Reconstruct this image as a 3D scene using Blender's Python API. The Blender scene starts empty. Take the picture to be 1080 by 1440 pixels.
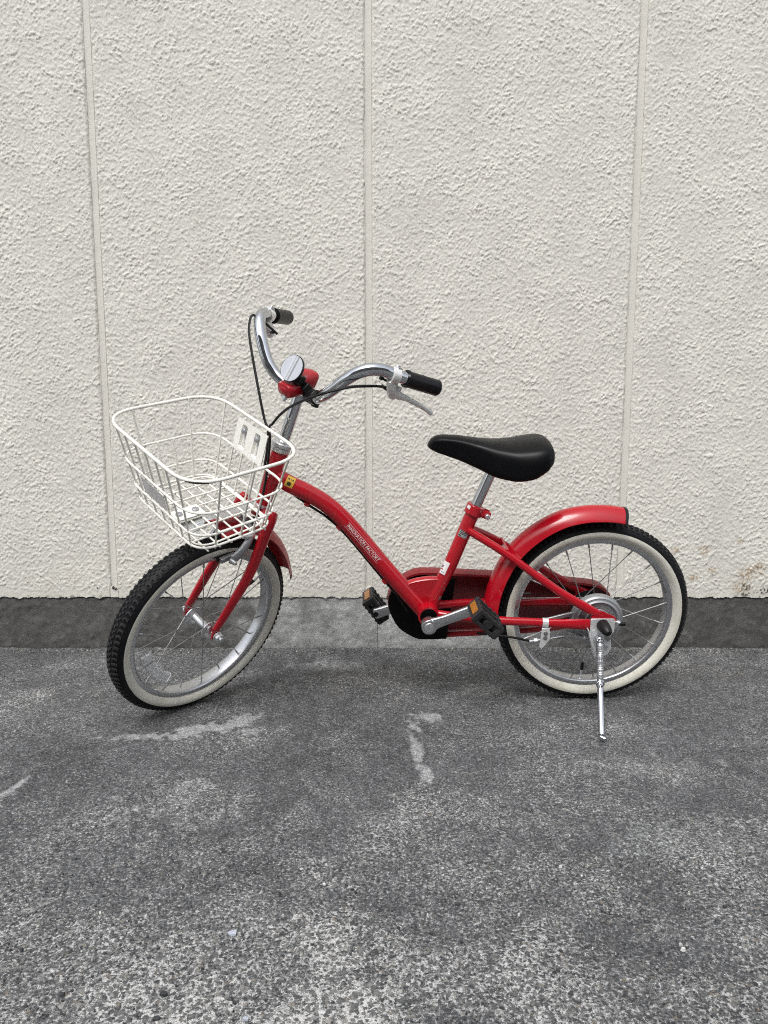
import bpy, math, random
import numpy as np
from mathutils import Matrix, Vector
R = math.radians
rng = np.random.default_rng(7)
random.seed(7)
sc = bpy.context.scene
COL = sc.collection

# ------------------------------------------------------------------ camera
CAM_H, WALL_Y = 0.63, 1.9315
cd = bpy.data.cameras.new('camera')
cd.sensor_fit = 'VERTICAL'; cd.sensor_height = 24.0; cd.lens = 24.0 * 1082 / 1440
cd.clip_start = 0.02; cd.clip_end = 500
cam = bpy.data.objects.new('camera', cd); COL.objects.link(cam)
cam.location = (0, 0, CAM_H); cam.rotation_euler = (R(82), 0, 0)
sc.camera = cam

# ------------------------------------------------------------------ sky, sun, exposure (bright overcast day)
SUN_EL, SUN_ROT = 56.0, 196.0
w = bpy.data.worlds.new('World'); sc.world = w; w.use_nodes = True
nt = w.node_tree; nt.nodes.clear()
sky = nt.nodes.new('ShaderNodeTexSky'); sky.sky_type = 'NISHITA'; sky.sun_disc = False
sky.sun_elevation = R(SUN_EL); sky.sun_rotation = R(SUN_ROT); sky.dust_density = 3.0; sky.air_density = 1.0; sky.ozone_density = 1.0
hs = nt.nodes.new('ShaderNodeHueSaturation'); hs.inputs['Saturation'].default_value = 0.25
bg = nt.nodes.new('ShaderNodeBackground'); bg.inputs['Strength'].default_value = 0.13
wo = nt.nodes.new('ShaderNodeOutputWorld')
nt.links.new(sky.outputs[0], hs.inputs['Color']); nt.links.new(hs.outputs[0], bg.inputs[0]); nt.links.new(bg.outputs[0], wo.inputs[0])
sl = bpy.data.lights.new('sun', 'SUN'); sl.energy = 0.9; sl.angle = R(25); sl.color = (1.0, 0.985, 0.955)
so = bpy.data.objects.new('sun', sl); COL.objects.link(so)
_el, _az = R(SUN_EL), R(SUN_ROT)
_d = Vector((math.sin(_az) * math.cos(_el), math.cos(_az) * math.cos(_el), math.sin(_el)))
so.rotation_euler = _d.to_track_quat('Z', 'Y').to_euler(); so.location = _d * 20
sc.view_settings.view_transform = 'Standard'; sc.view_settings.look = 'None'
sc.view_settings.exposure = 1.04; sc.view_settings.gamma = 1.0; sc.view_settings.use_curve_mapping = False
sc.render.engine = 'CYCLES'
sc.cycles.use_denoising = False
try: sc.cycles.denoising_input_passes = 'RGB_ALBEDO_NORMAL'
except Exception: pass
sc.cycles.max_bounces = 8
sc.cycles.filter_width = 1.1

# ------------------------------------------------------------------ materials
class Mat:
    def __init__(s, name):
        s.m = bpy.data.materials.new(name); s.m.use_nodes = True
        s.t = s.m.node_tree; s.b = s.t.nodes['Principled BSDF']
    def n(s, kind, **kw):
        x = s.t.nodes.new(kind)
        for k, v in kw.items():
            if k in x.inputs: x.inputs[k].default_value = v
            else: setattr(x, k, v)
        return x
    def l(s, a, b): s.t.links.new(a, b)
    def coord(s):
        return s.n('ShaderNodeTexCoord').outputs['Object']
    def noise(s, scale, detail=3, rough=.55, vec=None, out='Fac'):
        x = s.n('ShaderNodeTexNoise'); x.inputs['Scale'].default_value = scale
        x.inputs['Detail'].default_value = detail; x.inputs['Roughness'].default_value = rough
        s.l(vec if vec is not None else s.coord(), x.inputs['Vector']); return x.outputs[out]
    def ramp(s, fac, stops):
        x = s.n('ShaderNodeValToRGB'); e = x.color_ramp.elements
        while len(e) < len(stops): e.new(.5)
        for el, (p, c) in zip(e, stops):
            el.position = p; el.color = (*c, 1) if len(c) == 3 else c
        s.l(fac, x.inputs[0]); return x.outputs[0]
    def mix(s, fac, a, b, blend='MIX'):
        x = s.n('ShaderNodeMix', data_type='RGBA', blend_type=blend)
        for val, sock in ((fac, x.inputs[0]), (a, x.inputs[6]), (b, x.inputs[7])):
            if hasattr(val, 'is_output'): s.l(val, sock)
            elif isinstance(val, (int, float)): sock.default_value = val
            else: sock.default_value = (*val, 1)
        return x.outputs[2]
    def math(s, op, a, b=None, clamp=False):
        x = s.n('ShaderNodeMath', operation=op, use_clamp=clamp)
        for i, v in enumerate((a, b)):
            if v is None: continue
            if hasattr(v, 'is_output'): s.l(v, x.inputs[i])
            else: x.inputs[i].default_value = v
        return x.outputs[0]
    def attr(s, name, out='Color'):
        x = s.n('ShaderNodeAttribute', attribute_name=name); return x.outputs[out]
    def bump(s, h, dist=.001, strength=1.0, prev=None):
        x = s.n('ShaderNodeBump'); x.inputs['Distance'].default_value = dist; x.inputs['Strength'].default_value = strength
        s.l(h, x.inputs['Height'])
        if prev is not None: s.l(prev, x.inputs['Normal'])
        return x.outputs[0]
    def set(s, **kw):
        names = dict(color='Base Color', rough='Roughness', metal='Metallic', coat='Coat Weight', coatr='Coat Roughness', spec='Specular IOR Level', normal='Normal', trans='Transmission Weight', alpha='Alpha', ior='IOR')
        for k, v in kw.items():
            i = s.b.inputs[names[k]]
            if hasattr(v, 'is_output'): s.l(v, i)
            elif isinstance(v, (tuple, list)): i.default_value = (*v, 1)
            else: i.default_value = v
        return s

def simple(name, color, rough=.5, metal=0., var=.12, scale=60, bumpd=0., coat=0., spec=.5, dirt=None, dirtamt=.5):
    m = Mat(name)
    c = m.mix(m.noise(scale), tuple(x * (1 - var) for x in color), tuple(min(1, x * (1 + var)) for x in color))
    if dirt: c = m.mix(m.math('MULTIPLY', m.ramp(m.noise(scale * .35, 6, .7), [(.48, (0, 0, 0)), (.72, (1, 1, 1))]), dirtamt), c, dirt)
    rr = m.math('ADD', m.math('MULTIPLY', m.math('SUBTRACT', m.noise(scale * .7, 4), .5), .25), rough)
    m.set(color=c, rough=rr, metal=metal, coat=coat, spec=spec)
    if bumpd: m.set(normal=m.bump(m.noise(scale * 6, 4), bumpd))
    return m.m

M = {}
M['red'] = simple('red_paint', (.41, .0036, .0130), .22, 0, .06, 25, .00008, coat=.25, spec=.42, dirt=(.23, .030, .032), dirtamt=.40)
M['red_dull'] = simple('red_plastic', (.33, .005, .0130), .34, 0, .07, 40, .0001, coat=.05, spec=.4, dirt=(.25, .05, .045), dirtamt=.4)
M['case_red'] = simple('chain_case_red', (.20, .009, .014), .36, 0, .1, 30, 0, coat=.1, dirt=(.17, .05, .045), dirtamt=.5)
M['black_paint'] = simple('black_paint', (.0025, .0025, .003), .5, 0, .2, 40, 0, dirt=(.007, .006, .006), dirtamt=.4, spec=.12)
M['rubber'] = simple('tyre_rubber', (.0050, .0054, .0066), .55, 0, .3, 50, .0002, spec=.22, dirt=(.016, .016, .016), dirtamt=.5)
M['tread'] = simple('tread_rubber', (.034, .034, .035), .85, 0, .4, 70, .0002, spec=.2, dirt=(.012, .012, .012), dirtamt=.6)
M['black_plastic'] = simple('black_plastic', (.0065, .0065, .0075), .42, 0, .25, 60, .0002, spec=.3, dirt=(.024, .023, .022), dirtamt=.4)
M['grip'] = simple('grip_rubber', (.0045, .0045, .0055), .34, 0, .2, 60, .0001, spec=.3, dirt=(.015, .015, .015), dirtamt=.3)
M['saddle'] = simple('saddle_vinyl', (.0020, .0022, .0030), .38, 0, .15, 30, .00006, spec=.18)
mm = Mat('whitewall_rubber')
c = mm.mix(mm.noise(28, 4), (.60, .585, .51), (.655, .645, .575))
c = mm.mix(mm.math('MULTIPLY', mm.ramp(mm.noise(22, 6, .75), [(.50, (0, 0, 0)), (.74, (1, 1, 1))]), .55), c, (.40, .37, .28))
c = mm.mix(mm.math('MULTIPLY', mm.ramp(mm.noise(130, 5, .8), [(.60, (0, 0, 0)), (.72, (1, 1, 1))]), .6), c, (.24, .225, .18))
mm.set(color=c, rough=.65, normal=mm.bump(mm.noise(180, 4), .0003)); M['whitewall'] = mm.m
M['chrome'] = simple('chrome', (.55, .57, .60), .08, 1, .03, 30, dirt=(.50, .49, .48), dirtamt=.15)
M['steel'] = simple('zinc_steel', (.74, .755, .77), .40, 1, .12, 60, dirt=(.36, .35, .33), dirtamt=.35)
M['alloy'] = simple('brushed_alloy', (.58, .59, .61), .34, 1, .06, 40, dirt=(.40, .39, .37), dirtamt=.3)
M['cast'] = simple('cast_alloy', (.36, .37, .385), .48, .7, .1, 90, .00015, dirt=(.30, .29, .27), dirtamt=.35)
M['lever'] = simple('lever_alloy', (.78, .78, .76), .42, .35, .08, 90, .0001)
M['spoke'] = simple('spoke_steel', (.40, .40, .40), .52, 1, .2, 80, dirt=(.22, .2, .17), dirtamt=.5)
M['pedal'] = simple('pedal_plastic', (.020, .020, .022), .5, 0, .25, 60, .0002, spec=.3, dirt=(.045, .043, .04), dirtamt=.5)
M['galv'] = simple('galvanised_plate', (.80, .81, .82), .34, .5, .10, 60, dirt=(.45, .44, .42), dirtamt=.3)
M['white_wire'] = simple('white_coated_wire', (.80, .79, .73), .42, 0, .05, 40, 0, coat=.1, dirt=(.47, .42, .33), dirtamt=.5)
M['white_plate'] = simple('white_painted_plate', (.80, .795, .74), .45, 0, .04, 60, 0, dirt=(.6, .57, .5), dirtamt=.3)
M['white_print'] = simple('white_print', (.80, .77, .76), .5, 0, .04, 60)
M['amber'] = simple('amber_reflector', (.36, .135, .015), .25, 0, .15, 250, .0003, coat=.4)
M['yellow'] = simple('yellow_sticker', (.62, .38, .045), .4, 0, .06, 80)
M['dark_print'] = simple('dark_print', (.03, .022, .015), .5, 0, .1, 80)
M['blue_print'] = simple('blue_print', (.05, .07, .2), .5, 0, .1, 80)
M['silver_foil'] = simple('silver_foil', (.7, .7, .7), .28, .9, .1, 120)
M['lens'] = simple('reflector_lens', (.52, .53, .56), .14, .45, .05, 60, 0, coat=.3)
M['grey_label'] = simple('grey_label', (.66, .65, .63), .5, 0, .10, 40, 0, dirt=(.32, .31, .30), dirtamt=.5)
mm = Mat('clear_plastic'); mm.set(color=(.93, .94, .95), rough=.18, trans=.72, ior=1.3, normal=mm.bump(mm.noise(260, 2), .0006)); M['clear'] = mm.m
M['sealant'] = simple('joint_sealant', (.625, .612, .560), .8, 0, .04, 18, .0009, spec=.2, dirt=(.55, .535, .48), dirtamt=.5)

# stucco: colour attribute holds stains; relief is geometry, only the grain is bump
mm = Mat('sprayed_stucco')
c = mm.mix(1.0, mm.attr('tone'), mm.mix(mm.noise(7, 5), (.97, .97, .97), (1.03, 1.03, 1.028)), 'MULTIPLY')
mm.set(color=c, rough=.78, spec=.25, normal=mm.bump(mm.noise(900, 3), .0005, .6)); M['stucco'] = mm.m
mm = Mat('far_stucco')
h = mm.math('ADD', mm.noise(85, 2), mm.math('MULTIPLY', mm.noise(220, 2), .4))
mm.set(color=mm.mix(mm.noise(7, 5), (.60, .595, .56), (.66, .655, .62)), rough=.78, spec=.25, normal=mm.bump(mm.ramp(h, [(.55, (0, 0, 0)), (.85, (1, 1, 1))]), .004)); M['far_stucco'] = mm.m
mm = Mat('plinth_concrete')
c = mm.mix(1.0, mm.attr('tone'), mm.mix(mm.ramp(mm.noise(190, 7, .82), [(.25, (0, 0, 0)), (.75, (1, 1, 1))]), (.42, .42, .42), (1.58, 1.57, 1.53)), 'MULTIPLY')
c = mm.mix(mm.math('MULTIPLY', mm.ramp(mm.noise(420, 2), [(.70, (0, 0, 0)), (.76, (1, 1, 1))]), .5), c, (.34, .34, .33))
mm.set(color=c, rough=.85, spec=.25, normal=mm.bump(mm.noise(300, 5, .7), .0016)); M['plinth'] = mm.m
# ground: exposed-aggregate concrete
mm = Mat('worn_concrete')
co = mm.coord()
wn = mm.attr('worn', 'Fac')
fine = mm.noise(800, 3, .7, co); mid = mm.noise(150, 5, .72, co); spk = mm.noise(270, 4, .72, co)
vo = mm.n('ShaderNodeTexVoronoi', feature='F1'); vo.inputs['Scale'].default_value = 195; vo.inputs['Randomness'].default_value = 1
wv = mm.n('ShaderNodeVectorMath', operation='ADD'); mm.l(co, wv.inputs[0])
ws = mm.n('ShaderNodeVectorMath', operation='SCALE'); mm.l(mm.noise(260, 3, .6, co, 'Color'), ws.inputs[0]); ws.inputs['Scale'].default_value = .008
mm.l(ws.outputs[0], wv.inputs[1]); mm.l(wv.outputs[0], vo.inputs['Vector'])
cell = mm.n('ShaderNodeSeparateColor'); mm.l(vo.outputs['Color'], cell.inputs[0])
stone = mm.ramp(cell.outputs[0], [(0, (.024, .026, .029)), (.30, (.050, .053, .056)), (.55, (.090, .092, .094)), (.78, (.15, .15, .145)), (.90, (.20, .195, .18)), (.95, (.16, .135, .10)), (1, (.42, .42, .41))])
inst = mm.ramp(mm.math('ADD', vo.outputs['Distance'], mm.math('MULTIPLY', cell.outputs[1], .42)), [(.62, (1, 1, 1)), (.76, (0, 0, 0))])
# mortar: dark where sound, whitened where the skin has worn away
wf = mm.math('ADD', wn, mm.math('ADD', mm.math('MULTIPLY', mm.math('SUBTRACT', mm.noise(60, 5, .7, co), .5), .9), mm.math('MULTIPLY', mm.math('SUBTRACT', spk, .5), 3.0)))
wm = mm.ramp(wf, [(.25, (0, 0, 0)), (.80, (1, 1, 1))])
sound = mm.mix(1.0, mm.attr('tone'), mm.mix(mm.ramp(spk, [(.34, (0, 0, 0)), (.68, (1, 1, 1))]), (.30, .30, .30), (1.95, 1.95, 1.95)), 'MULTIPLY')
sound = mm.mix(1.0, sound, mm.mix(mm.ramp(fine, [(.3, (0, 0, 0)), (.7, (1, 1, 1))]), (.55, .55, .55), (1.5, 1.5, 1.5)), 'MULTIPLY')
mort = mm.mix(wm, sound, mm.mix(fine, (.24, .24, .24), (.86, .86, .84)))
c = mm.mix(mm.math('MULTIPLY', inst, mm.math('ADD', mm.math('MULTIPLY', mm.ramp(wn, [(0, (0, 0, 0)), (.5, (1, 1, 1))]), .5), .35)), mort, stone)
lt = mm.ramp(mm.attr('lime', 'Fac'), [(0, (0, 0, 0)), (1, (1, 1, 1))])
lm_ = mm.ramp(mm.math('ADD', lt, mm.math('ADD', mm.math('MULTIPLY', mm.math('SUBTRACT', mid, .5), 1.7), mm.math('MULTIPLY', mm.math('SUBTRACT', spk, .5), 1.1))), [(.26, (0, 0, 0)), (.90, (1, 1, 1))])
c = mm.mix(mm.math('MULTIPLY', lm_, mm.math('MULTIPLY', lt, .78)), c, mm.mix(mm.ramp(spk, [(.3, (0, 0, 0)), (.7, (1, 1, 1))]), (.22, .225, .23), (.60, .605, .615)))
hh = mm.math('ADD', mm.math('MULTIPLY', inst, .5), mm.math('ADD', mm.math('MULTIPLY', spk, 1.0), mm.math('MULTIPLY', fine, .5)))
mm.set(color=c, rough=.86, spec=.3, normal=mm.bump(hh, .0028, .9)); M['ground'] = mm.m
mm = Mat('stone_chips'); mm.set(color=mm.mix(1.0, mm.attr('tone'), mm.mix(mm.noise(500, 4), (.6, .6, .6), (1.4, 1.4, 1.4)), 'MULTIPLY'), rough=.75, normal=mm.bump(mm.noise(900, 3), .0005)); M['chips'] = mm.m

# ------------------------------------------------------------------ mesh helpers
def mesh(name, V, F, mat, smooth=True):
    me = bpy.data.meshes.new(name)
    V = np.asarray(V, float)
    me.from_pydata(V.tolist(), [], [list(map(int, f)) for f in F])
    me.materials.append(M[mat] if isinstance(mat, str) else mat)
    if smooth:
        me.polygons.foreach_set('use_smooth', [True] * len(me.polygons))
    me.validate(); me.update()
    return me
def link(name, me, parent=None):
    o = bpy.data.objects.new(name, me); COL.objects.link(o)
    if parent is not None: o.parent = parent
    return o
def gridmesh(name, X, Y, Z, mat, attrs=None, flip=False):
    nr, nc = X.shape
    V = np.stack([X, Y, Z], -1).reshape(-1, 3)
    i = np.arange(nr * nc).reshape(nr, nc)
    q = np.stack([i[:-1, :-1], i[:-1, 1:], i[1:, 1:], i[1:, :-1]], -1).reshape(-1, 4)
    if flip: q = q[:, ::-1]
    me = bpy.data.meshes.new(name)
    me.vertices.add(len(V)); me.vertices.foreach_set('co', V.astype(np.float32).ravel())
    me.loops.add(q.size); me.loops.foreach_set('vertex_index', q.astype(np.int32).ravel())
    me.polygons.add(len(q)); me.polygons.foreach_set('loop_start', np.arange(0, q.size, 4, dtype=np.int32))
    me.polygons.foreach_set('use_smooth', np.ones(len(q), bool))
    me.update(calc_edges=True)
    for k, a in (attrs or {}).items():
        if a.ndim == 3:
            at = me.attributes.new(k, 'FLOAT_COLOR', 'POINT')
            at.data.foreach_set('color', np.concatenate([a, np.ones(a.shape[:2] + (1,))], -1).astype(np.float32).ravel())
        else:
            at = me.attributes.new(k, 'FLOAT', 'POINT'); at.data.foreach_set('value', a.astype(np.float32).ravel())
    me.materials.append(M[mat])
    return me
def cat(P, k=6, closed=False):
    P = np.asarray(P, float); n = len(P); out = []
    for i in range(n if closed else n - 1):
        if closed: a, b, c, d = P[(i - 1) % n], P[i], P[(i + 1) % n], P[(i + 2) % n]
        else: a, b, c, d = P[max(i - 1, 0)], P[i], P[i + 1], P[min(i + 2, n - 1)]
        for j in range(k):
            t = j / k
            out.append(.5 * (2 * b + (c - a) * t + (2 * a - 5 * b + 4 * c - d) * t * t + (3 * b - a - 3 * c + d) * t ** 3))
    if not closed: out.append(P[-1])
    return np.array(out)
def nz(v): v = np.asarray(v, float); return v / (np.linalg.norm(v) + 1e-12)
def sweep(P, ra, rb=None, lat=None, n=12, closed=False, power=2.0, rnd=0.0):
    """tube along P; ra = half size along the lateral axis, rb across it"""
    P = np.asarray(P, float); m = len(P)
    ra = np.ones(m) * ra; rb = ra if rb is None else np.ones(m) * rb
    if rnd and not closed:                       # rounded ends
        L0, L1 = nz(P[1] - P[0]), nz(P[-1] - P[-2]); k = [.0, .3, .65, .9]
        h0 = np.array([P[0] - L0 * rnd * (1 - x) for x in k]); h1 = np.array([P[-1] + L1 * rnd * (1 - x) for x in k[::-1]])
        f = np.array([math.sqrt(max(1e-4, 1 - (1 - x) ** 2)) for x in k])
        P = np.vstack([h0, P, h1]); ra = np.concatenate([ra[0] * f, ra, ra[-1] * f[::-1]]); rb = np.concatenate([rb[0] * f, rb, rb[-1] * f[::-1]]); m = len(P)
    if closed: T = np.roll(P, -1, 0) - np.roll(P, 1, 0)
    else: T = np.gradient(P, axis=0)
    T = np.array([nz(t) for t in T])
    A = []
    if lat is not None:
        for t in T: l = np.asarray(lat, float); A.append(nz(l - t * (l @ t)))
    else:
        a = nz(np.cross(T[0], [0.3, .9, .2])); 
        for t in T:
            a = nz(a - t * (a @ t)); A.append(a)
        if closed:
            e = nz(A[-1] - T[0] * (A[-1] @ T[0])); b0 = np.cross(T[0], A[0])
            tw = math.atan2(e @ b0, e @ A[0])
            for i in range(m):
                an = -tw * i / m; b = np.cross(T[i], A[i]); A[i] = A[i] * math.cos(an) + b * math.sin(an)
    A = np.array(A); B = np.cross(T, A)
    th = np.arange(n) * 2 * np.pi / n
    c, s = np.cos(th), np.sin(th); e = 2 / power
    c = np.sign(c) * abs(c) ** e; s = np.sign(s) * abs(s) ** e
    V = P[:, None] + ra[:, None, None] * c[None, :, None] * A[:, None] + rb[:, None, None] * s[None, :, None] * B[:, None]
    V = V.reshape(-1, 3); F = []
    for i in range(m if closed else m - 1):
        j = (i + 1) % m
        for k in range(n): F.append((i * n + k, i * n + (k + 1) % n, j * n + (k + 1) % n, j * n + k))
    if not closed: F.append(list(range(n))[::-1]); F.append([(m - 1) * n + k for k in range(n)])
    return V, F
def revolve(prof, n=64, a0=0, a1=2 * math.pi, closed_prof=False):
    """profile (r, y) turned about the y axis; angle measured in the x-z plane"""
    full = abs(a1 - a0 - 2 * math.pi) < 1e-6
    th = np.linspace(a0, a1, n + (0 if full else 1), endpoint=not full)
    V = [(r * math.cos(t), y, r * math.sin(t)) for t in th for r, y in prof]; k = len(prof); F = []
    for i in range(len(th) if full else len(th) - 1):
        j = (i + 1) % len(th)
        for q in range(k if closed_prof else k - 1):
            p = (q + 1) % k
            F.append((i * k + q, i * k + p, j * k + p, j * k + q))
    if not full and closed_prof: F += [list(range(k)), [(len(th) - 1) * k + q for q in range(k)][::-1]]
    return np.array(V), F
def prism(poly, y0, y1):
    n = len(poly)
    V = [(x, y0, z) for x, z in poly] + [(x, y1, z) for x, z in poly]
    F = [list(range(n)), list(range(n, 2 * n))[::-1]] + [(i, i + n, (i + 1) % n + n, (i + 1) % n) for i in range(n)]
    return np.array(V), F
def boxm(c, ex, ey, ez, sx, sy, sz):
    c, ex, ey, ez = map(lambda q: np.asarray(q, float), (c, ex, ey, ez))
    V = [c + ex * sx * a + ey * sy * b + ez * sz * d for d in (-.5, .5) for b in (-.5, .5) for a in (-.5, .5)]
    return np.array(V), [(0, 2, 3, 1), (4, 5, 7, 6), (0, 1, 5, 4), (2, 6, 7, 3), (0, 4, 6, 2), (1, 3, 7, 5)]
def join(*vf):
    V, F, o = [], [], 0
    for v, f in vf:
        V.append(np.asarray(v)); F += [[i + o for i in q] for q in f]; o += len(v)
    return np.vstack(V), F
def rod(a, b, r, n=10, r2=None, rnd=0):
    a, b = np.asarray(a, float), np.asarray(b, float)
    return sweep([a, a + (b - a) * .5, b], [r, (r + (r if r2 is None else r2)) / 2, r if r2 is None else r2], n=n, rnd=rnd)
def part(name, vf, mat, parent, smooth=True, bevel=0., auto=True, label=None, kind=None, fixn=True):
    me = mesh(name, vf[0], vf[1], mat, smooth)
    if fixn:
        import bmesh
        bm = bmesh.new(); bm.from_mesh(me); bmesh.ops.recalc_face_normals(bm, faces=bm.faces)
        if smooth and auto:
            for e in bm.edges:
                if len(e.link_faces) == 2 and e.calc_face_angle(0) > R(38): e.smooth = False
        bm.to_mesh(me); bm.free()
    o = link(name, me, parent)
    if bevel:
        b = o.modifiers.new('bevel', 'BEVEL'); b.width = bevel; b.segments = 2; b.limit_method = 'ANGLE'; b.angle_limit = R(35)
    if label: o['label'] = label
    if kind: o['kind'] = kind
    return o
def field(nr, nc, step, wl, aniso=(1, 1), seed=0, ang=0):
    """smooth random field, unit variance, wl = size of features in metres"""
    g = np.random.default_rng(seed).standard_normal((nr, nc))
    fy = np.fft.fftfreq(nr, step)[:, None]; fx = np.fft.rfftfreq(nc, step)[None]
    ca, sa = math.cos(ang), math.sin(ang)
    u = (fx * ca + fy * sa) * aniso[0]; v = (-fx * sa + fy * ca) * aniso[1]
    k = np.sqrt(u * u + v * v) * wl
    H = np.exp(-(k * 1.1) ** 2) * (k / (k + .25))
    f = np.fft.irfft2(np.fft.rfft2(g) * H, s=(nr, nc)); return f / f.std()
def sst(x, a, b): t = np.clip((x - a) / (b - a), 0, 1); return t * t * (3 - 2 * t)

# ================================================================== GROUND
gs = .0034
gx = np.arange(-1.5, 1.5 + gs / 2, gs); gy = np.arange(.38, WALL_Y + .006, gs)
X, Y = np.meshgrid(gx, gy)
nr, nc = X.shape
f1 = field(nr, nc, gs, .35, seed=1); f2 = field(nr, nc, gs, .09, seed=2); f3 = field(nr, nc, gs, .03, (1, 1.6), seed=3); f4 = field(nr, nc, gs, .011, seed=4); f5 = field(nr, nc, gs, .16, seed=15)
Zg = .0007 * f2 + .0006 * f3 + .00045 * f4 - .0016
edge = np.minimum.reduce([X + 1.5, 1.5 - X, Y - .38]); Zg *= sst(edge, 0, .08)
tone = .114 * (1 + .07 * f1 + .04 * f2 + .07 * f3 + .08 * f4)
LIME = np.zeros_like(tone)
worn = .10 + .045 * f1 + .06 * f2 + .05 * f5
worn += .10 * (1 - sst(Y, 1.0, 1.30)) + .25 * (1 - sst(Y, .70, 1.02)) * (.8 + .3 * f5) * (.55 + .45 * np.exp(-((X + .04) / .35) ** 2))
f6 = field(nr, nc, gs, .045, (1, 1.3), seed=16); f7 = field(nr, nc, gs, .018, seed=17)
def blob(cx, cy, rx, ry, ang=0, rag=.5, seed=0):
    u = (X - cx) * math.cos(ang) + (Y - cy) * math.sin(ang); v = -(X - cx) * math.sin(ang) + (Y - cy) * math.cos(ang)
    d = np.sqrt((u / rx) ** 2 + (v / ry) ** 2) + rag * (.34 * f6 + .30 * f7 + .15 * f4)
    return 1 - sst(d, .30, 1.25)
RGB = np.stack([tone * .97, tone * .99, tone * 1.03], -1)
def lime(mask, amt): LIME[:] = np.maximum(LIME, mask * amt)
def paint(mask, col, amt):
    k = (mask * amt)[..., None]; RGB[:] = RGB * (1 - k) + np.array(col) * k * (1 + .12 * f3 + .10 * f4)[..., None]
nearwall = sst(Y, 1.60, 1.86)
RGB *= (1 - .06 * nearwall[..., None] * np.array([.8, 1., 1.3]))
# pale smears and cement patches
lime(blob(-.44, 1.405, .12, .022, .04, .6), 1.0)
lime(blob(-.345, 1.435, .09, .030, .35, .6), 1.0)
lime(blob(-.285, 1.472, .060, .036, .6, .6), .95)
lime(blob(-.255, 1.425, .06, .018, .1, .6), .9)
lime(blob(.092, 1.492, .036, .032, .5, .5), 1.0)
lime(blob(.064, 1.44, .016, .05, .35, .5), .95)
lime(blob(.056, 1.385, .013, .06, .1, .5), .9)
lime(blob(.062, 1.315, .011, .07, -.05, .5), .95)
lime(blob(.071, 1.250, .015, .045, 0, .5), 1.0)
lime(blob(-.617, 1.19, .010, .065, -.2, .3), 1.0)
lime(blob(-.80, 1.79, .06, .03, .5, .7), .55)
lime(blob(-.60, 1.79, .07, .02, .0, .7), .6)
lime(blob(-.50, 1.70, .035, .03, .0, .8), .5)
lime(blob(-.30, 1.15, .11, .08, .2, 1.0), .55)
lime(blob(-.42, 1.25, .08, .04, .1, 1.0), .4)
lime(blob(.45, 1.27, .16, .05, -.1, 1.0), .38)
lime(blob(-.02, 1.10, .08, .05, 0, 1.0), .4)
paint(blob(-.135, 1.805, .115, .038, .0, .45), (.27, .275, .275), .85)
paint(blob(-.355, 1.73, .09, .05, .2, .6), (.26, .26, .26), .55)
paint(blob(.215, 1.645, .075, .035, .3, .5), (.24, .245, .25), .55)
lime(blob(-.80, 1.79, .05, .035, .7, .6), .6)
lime(blob(-.60, 1.79, .06, .022, .0, .6), .6)
lime(blob(-.50, 1.70, .03, .04, .0, .7), .5)
lime(blob(-.617, 1.19, .010, .065, -.2, .3), 1.0)
lime(blob(-.30, 1.14, .10, .07, .2, .9), .45)
paint(blob(.46, 1.27, .13, .045, -.15, .9), (.24, .24, .24), .4)
paint(blob(.75, 1.30, .10, .05, 0, .9), (.23, .23, .23), .35)
paint(blob(.42, 1.05, .10, .04, 0, .9), (.25, .26, .26), .35)
worn += .22 * blob(-.30, 1.14, .09, .07, .2, .9) + .14 * blob(.07, 1.16, .07, .06, 0, 1.) + .3 * blob(-.05, .80, .05, .14, .1, .8)
# soft shade around the bike, painted into the ground colour before the plinth
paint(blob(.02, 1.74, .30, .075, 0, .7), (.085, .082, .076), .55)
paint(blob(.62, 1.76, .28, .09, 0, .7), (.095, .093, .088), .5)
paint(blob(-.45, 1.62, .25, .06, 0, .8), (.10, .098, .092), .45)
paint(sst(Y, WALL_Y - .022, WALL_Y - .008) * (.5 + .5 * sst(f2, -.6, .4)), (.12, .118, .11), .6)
Zg += .0035 * sst(Y, WALL_Y - .016, WALL_Y) + .0012 * blob(-.135, 1.805, .105, .036, .0, .45)
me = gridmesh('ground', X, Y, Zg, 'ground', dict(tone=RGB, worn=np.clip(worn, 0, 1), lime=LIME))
import bmesh
bm = bmesh.new(); bm.from_mesh(me)
tl = bm.verts.layers.float_color['tone']; wl_ = bm.verts.layers.float['worn']
x0, x1, y0, y1 = gx[0], gx[-1], gy[0], gy[-1]
xs = [-60, x0, x1, 60]; ys = [-60, y0, y1, y1 + .4]
for i in range(3):
    for j in range(3):
        if i == 1 and j == 1: continue
        vs = [bm.verts.new((a, b, -.0006)) for a, b in ((xs[i], ys[j]), (xs[i + 1], ys[j]), (xs[i + 1], ys[j + 1]), (xs[i], ys[j + 1]))]
        for v in vs: v[tl] = (.145, .145, .143, 1); v[wl_] = .2
        bm.faces.new(vs)
bm.to_mesh(me); bm.free()
g = link('ground', me); g['kind'] = 'structure'

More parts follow.
